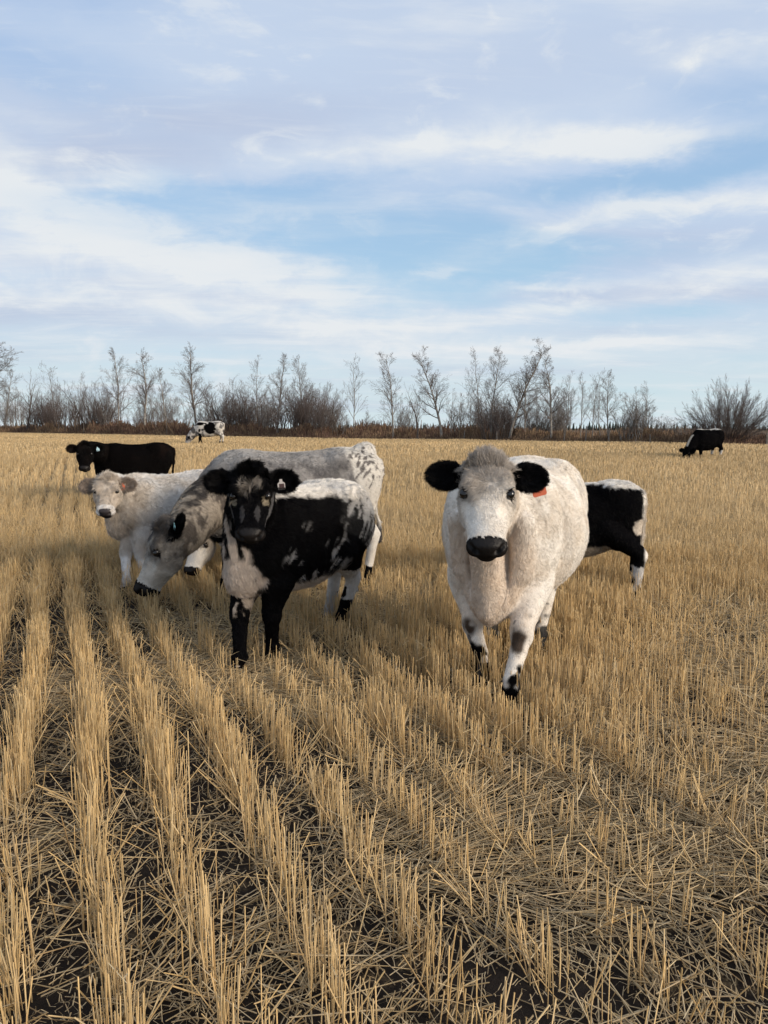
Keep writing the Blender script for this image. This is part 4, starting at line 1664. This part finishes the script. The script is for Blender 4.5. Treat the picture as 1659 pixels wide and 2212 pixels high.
def coat_calf(V, info):
    """front calf: black with a white back line, speckled rump and a pale chest"""
    lab, hc = info['lab'], info['hc']
    W_ = warp(V, 8, 0.055, 41)
    n = fbm(V, 14, 42, 3)
    L = info['L']
    x, y, z = W_[:, 0] / L, W_[:, 1], W_[:, 2]
    col = np.tile(BLK, (len(V), 1))
    ps = np.array([0.50, 0.47, 0.44])
    topw = edge(z - (1.255 + 0.05 * np.clip(x, -1, 1)) + (n - 0.5) * 0.06, -0.015, 0.015) * edge(0.62 - V[:, 0] / L, 0, 0.08)
    col = lerp(col, WHT, topw * 0.95)
    # rump and back of the thigh: white with black flecks
    rump = edge(-0.28 - x - 0.44 * smooth01((1.0 - z) / 0.25), -0.04, 0.04)
    fleck = vnoise(V @ np.array([[1, 0, .5], [0, 1, 0], [0, 0, 1.0]]).T * [30, 30, 13], 1, 43) * 0.7 + vnoise(V, 6, 44) * 0.5
    fth = 0.46 + 0.22 * np.clip((-0.40 - x) / 0.4, 0, 1)
    rm = rump * (1 - edge(fleck - fth, -0.03, 0.05) * 0.95)
    col = lerp(col, np.array([0.50, 0.48, 0.46]), rm)
    # streaks on the flank
    st = vnoise(V @ np.array([[1, 0, .8], [0, 1, 0], [0, 0, 1.0]]).T * [34, 34, 12], 1, 45) * vnoise(V, 4.5, 46)
    zone = edge(0.42 - np.abs(x - 0.12), 0, 0.12) * edge(0.28 - np.abs(z - 0.82), 0, 0.12) * (lab == 'torso') + edge(0.10 - np.abs(z - 0.66), 0, 0.05) * edge(0.3 - np.abs(x + 0.1), 0, 0.2)
    col = lerp(col, ps, edge(st, 0.29, 0.37) * np.clip(zone, 0, 1) * 0.85)
    # belly
    bel = edge(0.625 - z, -0.012, 0.02) * edge(0.42 - np.abs(x), 0, 0.10) * (lab != 'leg')
    col = lerp(col, np.array([0.55, 0.47, 0.40]), bel)
    # chest: pale between the forelegs, up to the throat
    hwid = 0.055 + 0.055 * smooth01((1.02 - z) / 0.10) + 0.03 * smooth01((0.82 - z) / 0.12)
    ch = edge(V[:, 0] / L, 0.44, 0.56) * edge(hwid - np.abs(y - 0.05), -0.012, 0.015) * edge(1.22 - z, 0, 0.08) * (lab != 'head') * (lab != 'leg')
    bl = edge(fbm(V * [1, 1, 0.45], 13, 47, 2), 0.60, 0.68)
    tong = edge(0.020 - np.abs(np.abs(y - 0.05) - 0.058 - 0.1 * (0.95 - z)), -0.008, 0.008) * edge(z, 0.84, 0.90)
    col = lerp(col, np.array([0.58, 0.49, 0.415]) * 1.0, ch * (1 - bl * 0.9) * (1 - tong))
    # legs
    leg = (lab == 'leg') | (lab == 'hoof')
    hind = V[:, 0] < 0
    wl = leg & hind & (W_[:, 2] < 0.60) & (W_[:, 2] > 0.30)
    col[wl] = np.array([0.58, 0.55, 0.52])
    sp = wl & (vnoise(V, 15, 48) > 0.80)
    col[sp] = BLK
    inner = leg & ~hind & (z < 0.62) & (z > 0.40) & (np.abs(V[:, 1]) < np.abs(info['ft']['fl'][1]) - 0.01)
    col[inner] = lerp(col[inner], np.array([0.45, 0.37, 0.30]), edge(n[inner], 0.45, 0.55))
    # face
    hd = lab == 'head'
    hn = fbm(V, 30, 49, 3)
    fp = ball(hc, (0.135, 0.0, 0.08), (0.085, 0.074, 0.10)) + (hn - 0.5) * 1.0 + 0.7 * edge(0.13 - hc[:, 0], 0, 0.03) * edge(0.025 - np.abs(hc[:, 1]), 0, 0.01)
    vee = hd & (fp < 1.0) & (hc[:, 0] > 0.085 + 0.35 * (0.05 - np.abs(hc[:, 1])))
    col[vee] = lerp(col[vee], np.array([0.25, 0.215, 0.18]), edge(1.0 - fp[vee], 0, 0.35) * edge(vnoise(hc[vee] * [18, 75, 20], 1.0, 57), 0.25, 0.6))
    for sg in (1, -1):
        e = hd & (ball(hc, (0.245, 0.112 * sg, 0.03), (0.036, 0.03, 0.03)) + (hn - .5) * .7 < 1)
        col[e] = np.array([0.26, 0.215, 0.155])
        ck = hd & (ball(hc, (0.34, 0.050 * sg, 0.055), (0.060, 0.018, 0.04)) + (hn - .5) * .9 < 1)
        col[ck] = np.array([0.05, 0.047, 0.048])
        ed = hd & (np.abs(hc[:, 1]) > 0.108 - 0.14 * np.maximum(hc[:, 0] - 0.25, 0)) & (hc[:, 0] > 0.17) & (hc[:, 0] < 0.44) & (hc[:, 2] < -0.02) & (hc[:, 2] > -0.06)
        col[ed] = np.array([0.11, 0.105, 0.105])
    return face_marks(V, info, col, nose=0.455, eye=0.030, earc=BLK)


def coat_grey(V, info):
    lab, hc = info['lab'], info['hc']
    W_ = warp(V, 7, 0.05, 51)
    n = fbm(V, 9, 52, 4)
    n2 = vnoise(V @ np.array([[1, 0, .7], [0, 1, 0], [0, 0, 1.0]]).T * [40, 40, 14], 1, 53)
    L = info['L']
    x, z = W_[:, 0] / L, W_[:, 2]
    white = np.array([0.66, 0.62, 0.565])
    grey = lerp(np.array([0.30, 0.28, 0.265]), np.array([0.155, 0.145, 0.142]), edge(n, 0.40, 0.62))
    col = grey
    # paler back and shoulder top
    col = lerp(col, np.array([0.45, 0.425, 0.40]), edge(z, 1.15, 1.36) * 0.75)
    # rump: white with dark dashes
    rump = edge(-0.53 - x + 0.25 * (z - 1.0), -0.02, 0.03)
    col = lerp(col, white, rump)
    dash = edge(n2 * 0.75 + vnoise(V, 6, 54) * 0.35, 0.68, 0.76) * rump * edge(z, 0.55, 0.7)
    col = lerp(col, np.array([0.12, 0.105, 0.10]), dash * 0.9)
    # neck: dark crest, mottled side, paler throat
    nk = (lab == 'neck')
    col = np.where(nk[:, None], lerp(lerp(np.array([0.32, 0.27, 0.215]), np.array([0.10, 0.083, 0.070]), edge(n + (n2 - .5) * .3, 0.40, 0.60)), np.array([0.035, 0.032, 0.032]), edge(info['N'][:, 2] + (n - .5) * .8, 0.72, 0.9) * .75), col)
    hd = (lab == 'head')
    hcol = lerp(np.array([0.29, 0.26, 0.225]), np.array([0.13, 0.118, 0.108]), edge(n, 0.38, 0.62))
    hcol = lerp(hcol, np.array([0.52, 0.485, 0.435]), edge(hc[:, 0] + (n - .5) * .22, 0.22, 0.34))
    top = edge(0.13 - hc[:, 0] + (n - .5) * .08, -0.02, 0.04) * edge(hc[:, 2], -0.04, 0.03)
    hcol = lerp(hcol, np.array([0.10, 0.09, 0.085]), top * 0.9)
    col = np.where(hd[:, None], hcol, col)
    leg = (lab == 'leg')
    col = np.where((leg & (V[:, 0] < 0))[:, None], lerp(white, np.array([0.50, 0.44, 0.37]), edge(n, .4, .6) * .5), col)
    fl = leg & (V[:, 0] > 0) & (z < 0.75)
    col[fl] = lerp(np.array([0.05, 0.045, 0.045]), np.array([0.5, .47, .43]), edge(vnoise(V[fl], 16, 55), 0.5, 0.56))
    sock = (leg | (lab == 'hoof')) & (W_[:, 2] < 0.24)
    col[sock] = BLK
    col[lab == 'tail'] = lerp(white, DGR, edge(0.62 - V[lab == 'tail', 2], 0, 0.1))
    return face_marks(V, info, col, nose=0.44, eye=0.034, earc=BLK)


def coat_right(V, info):
    """calf behind the white cow"""
    lab = info['lab']
    W_ = warp(V, 9, 0.05, 61)
    n = fbm(V, 12, 62, 3)
    L = info['L']
    x, z = W_[:, 0] / L, W_[:, 2]
    col = np.tile(BLK, (len(V), 1))
    col = lerp(col, WHT, edge(z - 1.285 - 0.06 * (x + 0.4) + (n - 0.5) * 0.05, -0.015, 0.015))
    back = edge(-0.80 - x, -0.02, 0.03)
    col = lerp(col, WHT, back)
    pt = edge(1 - ball(W_, (-0.76 * L, 0.1, 0.84), (0.09, 0.4, 0.12)), 0, 0.15)
    col = lerp(col, np.array([0.60, 0.52, 0.43]), pt)
    bel = edge(0.60 - z, -0.015, 0.02) * edge(0.5 - np.abs(x), 0, 0.10) * (lab != 'leg')
    col = lerp(col, np.array([0.36, 0.30, 0.23]), bel)
    leg = (lab == 'leg') | (lab == 'hoof')
    wl = leg & (W_[:, 2] < 0.37) & (V[:, 0] < 0)
    col[wl] = lerp(np.array([0.56, 0.53, 0.50]), BLK, edge(fbm(V[wl], 13, 63, 2), 0.52, 0.58))
    col[lab == 'tail'] = np.array([0.60, 0.53, 0.45])
    return face_marks(V, info, col, earc=BLK)


def coat_far_speckled(V, info):
    lab = info['lab']
    W_ = warp(V, 6, 0.06, 71)
    n = fbm(V, 7, 72, 3)
    x, z = W_[:, 0], W_[:, 2]
    col = lerp(np.array([0.60, 0.56, 0.51]), np.array([0.17, 0.16, 0.155]), edge(n, 0.46, 0.62) * edge(1.33 - V[:, 2], 0, 0.05))
    col = lerp(col, BLK, edge(1 - ball(W_, (-0.08, 0.35, 0.99), (0.32, 0.5, 0.33)) + (n - 0.5) * 0.8, -0.05, 0.10))
    col = lerp(col, BLK, edge(1 - ball(W_, (0.42, 0.2, 1.2), (0.22, 0.3, 0.10)), -0.1, 0.2))
    col = lerp(col, BLK, edge(1 - ball(W_, (0.45, 0.3, 0.85), (0.06, 0.3, 0.12)), -0.1, 0.2))
    nk = lab == 'neck'
    col[nk] = lerp(np.array([0.50, 0.46, 0.42]), np.array([0.09, 0.085, 0.085]), edge(fbm(V[nk], 5, 73, 2), 0.40, 0.55))
    leg = (lab == 'leg') | (lab == 'hoof')
    fr = leg & (V[:, 0] > 0) & (V[:, 2] < 0.72)
    col[fr] = BLK
    hk = leg & (V[:, 0] < 0) & (V[:, 2] < 0.25)
    col[hk] = BLK
    hd = lab == 'head'
    col[hd] = lerp(np.array([0.40, 0.37, 0.34]), np.array([0.13, 0.12, 0.12]), edge(0.24 - info['hc'][hd, 0], -0.04, 0.06))
    return face_marks(V, info, col, earc=BLK)


def coat_far_black(V, info):
    lab = info['lab']
    W_ = warp(V, 9, 0.035, 81)
    x, z = W_[:, 0], W_[:, 2]
    col = np.tile(BLK, (len(V), 1))
    crest = edge(z - 1.31, -0.015, 0.02) * (lab != 'leg')
    col = lerp(col, np.array([0.62, 0.59, 0.54]), crest)
    col = lerp(col, np.array([0.5, 0.45, 0.38]), edge(-0.80 - x, -0.01, 0.02) * edge(z, 0.8, 0.9) * .8)
    nk = (lab == 'neck') & (info['N'][:, 2] * 0.7 + info['N'][:, 0] * 0.55 > 0.66) & (np.abs(V[:, 1]) < 0.06)
    col[nk] = np.array([0.50, 0.44, 0.36])
    leg = (lab == 'leg')
    wl = leg & (W_[:, 2] < 0.42) & (W_[:, 2] > 0.26) & (V[:, 0] < 0)
    col[wl] = np.array([0.5, 0.47, 0.44])
    return face_marks(V, info, col, earc=BLK)


def nearest(px, py, Y):
    p = at_depth(px, py, Y)
    return p[0], p[1]


def place(px, Y):
    return ((px - CX) / FPX * Y * 1.0, Y)


QUICK = globals().get('QUICK', 1.0)


def NH(n):
    return int(n * QUICK)


def chest(fd):
    """loose folds of the chest and the points of the shoulders"""
    for sg in (1, -1):
        fd.cone((0.70, 0.175 * sg, 1.02), (0.66, 0.165 * sg, 0.74), 0.075, 0.06, 0.05)
        fd.cone((0.92, 0.05 * sg, 0.98), (0.78, 0.045 * sg, 0.62), 0.045, 0.035, 0.035)
        fd.ell((0.80, 0.105 * sg, 0.80), (0.10, 0.022, 0.20), 0.05, None, 'torso', True)
        fd.ell((0.30, 0.395 * sg, 0.95), (0.035, 0.06, 0.26), 0.10, None, 'torso', True)
    fd.cone((0.90, 0, 0.92), (0.78, 0, 0.52), 0.05, 0.04, 0.03)


# the white cow in front
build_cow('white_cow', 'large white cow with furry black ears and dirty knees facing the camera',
          (0.885, 4.86), R(-111), 1.03, coat_white,
          feet_px={'fl': (1099, 1535), 'fr': (1040, 1488), 'hl': (1163, 1415), 'hr': (1058, 1412)},
          poll_px=(1052, 1006, 3.86), head_yaw=R(14), head_pitch=R(54), W=1.30, D=1.13, L=0.98, HS=1.06, HL=0.92,
          ears=((0.12, 0.15), (0.16, 0.10)), ear_size=1.0, h=0.0085, hairs=NH(200000), hair_len=0.023, hair_r=0.00075, shag=0.6,
          neck_r=(0.25, 0.145), leg_t=1.2, tag_back=0.05, FW=0.89, rnd=1.95, extra=chest,
          bulge=(((0.70, 0, 0.66), (0.13, 0.06, 0.23), 0.10), ((0.62, 0, 0.62), (0.16, 0.13, 0.16), 0.10), ((0.48, -0.19, 0.72), (0.11, 0.08, 0.20), 0.08),
                 ((0.48, 0.19, 0.72), (0.11, 0.08, 0.20), 0.08)),
          tags=[(0, TAG_ORANGE, 0.80, 1.12, 0.25, None)])
# the black calf in front
build_cow('black_calf', 'black calf with white back line and pale chest facing the camera before the grey cow',
          (-0.62, 5.12), R(-126), 0.895, coat_calf,
          feet_px={'fl': (581, 1432), 'fr': (511, 1458), 'hl': (733, 1366), 'hr': (708, 1345)},
          poll_px=(543, 1024, 4.42), head_yaw=R(42), head_pitch=R(60), W=0.94, D=1.03, L=0.88, HS=1.05,
          ears=((0.10, 0.05), (0.10, 0.0)), ear_size=0.98, h=0.008, hairs=NH(170000), hair_len=0.030, hair_r=0.0008, shag=0.75,
          neck_r=(0.25, 0.16), leg_t=1.36,
          tags=[(0, TAG_WHITE, 0.50, 0.75, 0.1, (PRINT_DARK, [(-0.026, 0.030, 0.020, 0.066), (-0.028, 0.068, 0.026, 0.076)]))])
# the grey cow grazing behind it
build_cow('grey_cow', 'big grey roan cow with lowered head, white speckled rump and pale green ear tag',
          (-0.93, 7.20), R(-161), 1.035, coat_grey,
          feet_px={'fl': (478, 1290), 'fr': (520, 1262), 'hl': (785, 1272), 'hr': (745, 1255)},
          poll_px=(364, 1140, 6.0), head_yaw=R(7), head_pitch=R(66), W=1.04, D=1.08, L=1.07, HS=1.18, HL=0.92,
          ears=((2.6, -0.1), (1.9, 0.1)), ear_size=0.9, h=0.009, hairs=NH(130000), hair_len=0.026, hair_r=0.0009, shag=0.6,
          neck_r=(0.27, 0.150), leg_t=1.1, neck_drop=0.16,
          bulge=(((-0.76, 0, 1.33), (0.09, 0.055, 0.075), 0.10),),
          tail=[(-0.80, -0.02, 1.10), (-0.81, -0.02, 0.92), (-0.80, -0.02, 0.72), (-0.84, 0.0, 0.60)],
          tags=[(0, TAG_TEAL, 0.62, 0.72, 0.2, (PRINT_DARK, [(-0.020, 0.042, -0.012, 0.066), (-0.006, 0.042, 0.002, 0.066), (0.010, 0.042, 0.018, 0.066)]))])
# the calf mostly hidden behind it
build_cow('white_calf', 'white calf hidden behind the grey cow, only its black muzzle showing under the grey jaw',
          (-1.22, 8.35), R(180), 0.78, coat_white, feet={'fl': (0.44, 0.13)},
          poll_px=(440, 1142, 7.0), head_yaw=R(66), head_pitch=R(62), W=0.9, D=0.95, L=0.9, HS=1.2, HL=0.95,
          h=0.012, hairs=NH(25000), hair_len=0.03, hair_r=0.0012, shag=0.6)
# the cream calf on the left
build_cow('cream_calf', 'fluffy cream white calf with an orange ear tag looking at the camera on the left',
          (-2.30, 7.66), R(-137), 0.84, coat_cream,
          feet_px={'fr': (268, 1280), 'fl': (305, 1270), 'hl': (420, 1262), 'hr': (395, 1240)},
          poll_px=(233, 1037, 6.98), head_yaw=R(58), head_pitch=R(56), W=0.88, D=0.95, L=0.95, HS=1.08, HL=0.80,
          ears=((0.05, 0.05), (-0.02, 0.05)), ear_size=0.9, h=0.009, hairs=NH(110000), hair_len=0.034, hair_r=0.0009, shag=1.0,
          neck_r=(0.24, 0.15), leg_t=1.3,
          tags=[(0, TAG_ORANGE, 0.30, 0.85, 0.0, (PRINT_PALE, [(0.002, 0.030, 0.010, 0.058), (0.002, 0.030, 0.026, 0.037), (0.018, 0.030, 0.026, 0.058)]))])
# the black cow at the back left
build_cow('black_cow', 'solid black cow with a pale blue ear tag standing behind the cream calf',
          place(292, 14.4), R(-164), 0.915, coat_black,
          poll_px=(183, 962, 13.5), head_yaw=R(90), head_pitch=R(64), W=0.98, D=1.06, L=0.97, HS=1.2,
          ears=((0.15, 0.05), (0.05, 0.1)), h=0.012, hairs=NH(45000), hair_len=0.022, hair_r=0.0014, shag=0.5, neck_r=(0.26, 0.15),
          tags=[(0, TAG_BLUE, 0.55, 0.9, 0.2, None)])
# the calf behind the white cow
build_cow('piebald_calf', 'black and white calf whose hindquarters stick out behind the white cow, head hidden',
          place(1248, 7.0), R(173), 0.81, coat_right,
          feet_px={'hl': (1364, 1296), 'hr': (1358, 1283), 'fl': (1165, 1286), 'fr': (1150, 1280)},
          poll=(1.0, 0.05, 1.15), head_pitch=R(50), W=0.9, D=1.16, L=0.90, h=0.009, hairs=NH(90000), hair_len=0.030, hair_r=0.0010, shag=0.7,
          leg_t=1.45, bulge=(((-0.50, 0.16, 0.80), (0.21, 0.10, 0.26), 0.08), ((-0.50, -0.16, 0.80), (0.21, 0.10, 0.26), 0.08)), tail=[(-0.86, 0, 1.10), (-0.87, 0.0, 0.90), (-0.86, 0.01, 0.70), (-0.84, 0.02, 0.52)])
# two grazing far off
x, y, _ = on_ground(452, 963)
build_cow('speckled_cow', 'white and black speckled cow grazing far off by the trees on the left',
          (x, y), R(-177), y / 45.0 * 1.13, coat_far_speckled, feet={'hl': (-0.72, 0.17), 'hr': (-0.50, -0.17), 'fl': (0.40, 0.15), 'fr': (0.62, -0.15)},
          poll=(1.12, 0.0, 0.52), head_pitch=R(72), head_yaw=R(20), W=1.0, D=1.08, L=0.98, HS=1.15, h=0.022, hairs=NH(12000), hair_len=0.03, hair_r=0.003, neck_r=(0.27, 0.17),
          neck_drop=0.12)
x, y, _ = on_ground(1524, 995)
build_cow('grazing_calf', 'small black calf with a white back line grazing before the round willow',
          (x, y), R(-158), y / 26.0 * 0.84, coat_far_black, feet={'hl': (-0.58, 0.17), 'hr': (-0.42, -0.17), 'fl': (0.46, 0.15), 'fr': (0.62, -0.15)},
          poll=(1.04, 0.0, 0.52), head_pitch=R(70), head_yaw=R(15), W=1.0, D=1.15, L=0.95, HS=1.25, h=0.016, hairs=NH(14000), hair_len=0.03, hair_r=0.002, neck_r=(0.30, 0.19),
          neck_drop=0.12, leg_t=1.3)
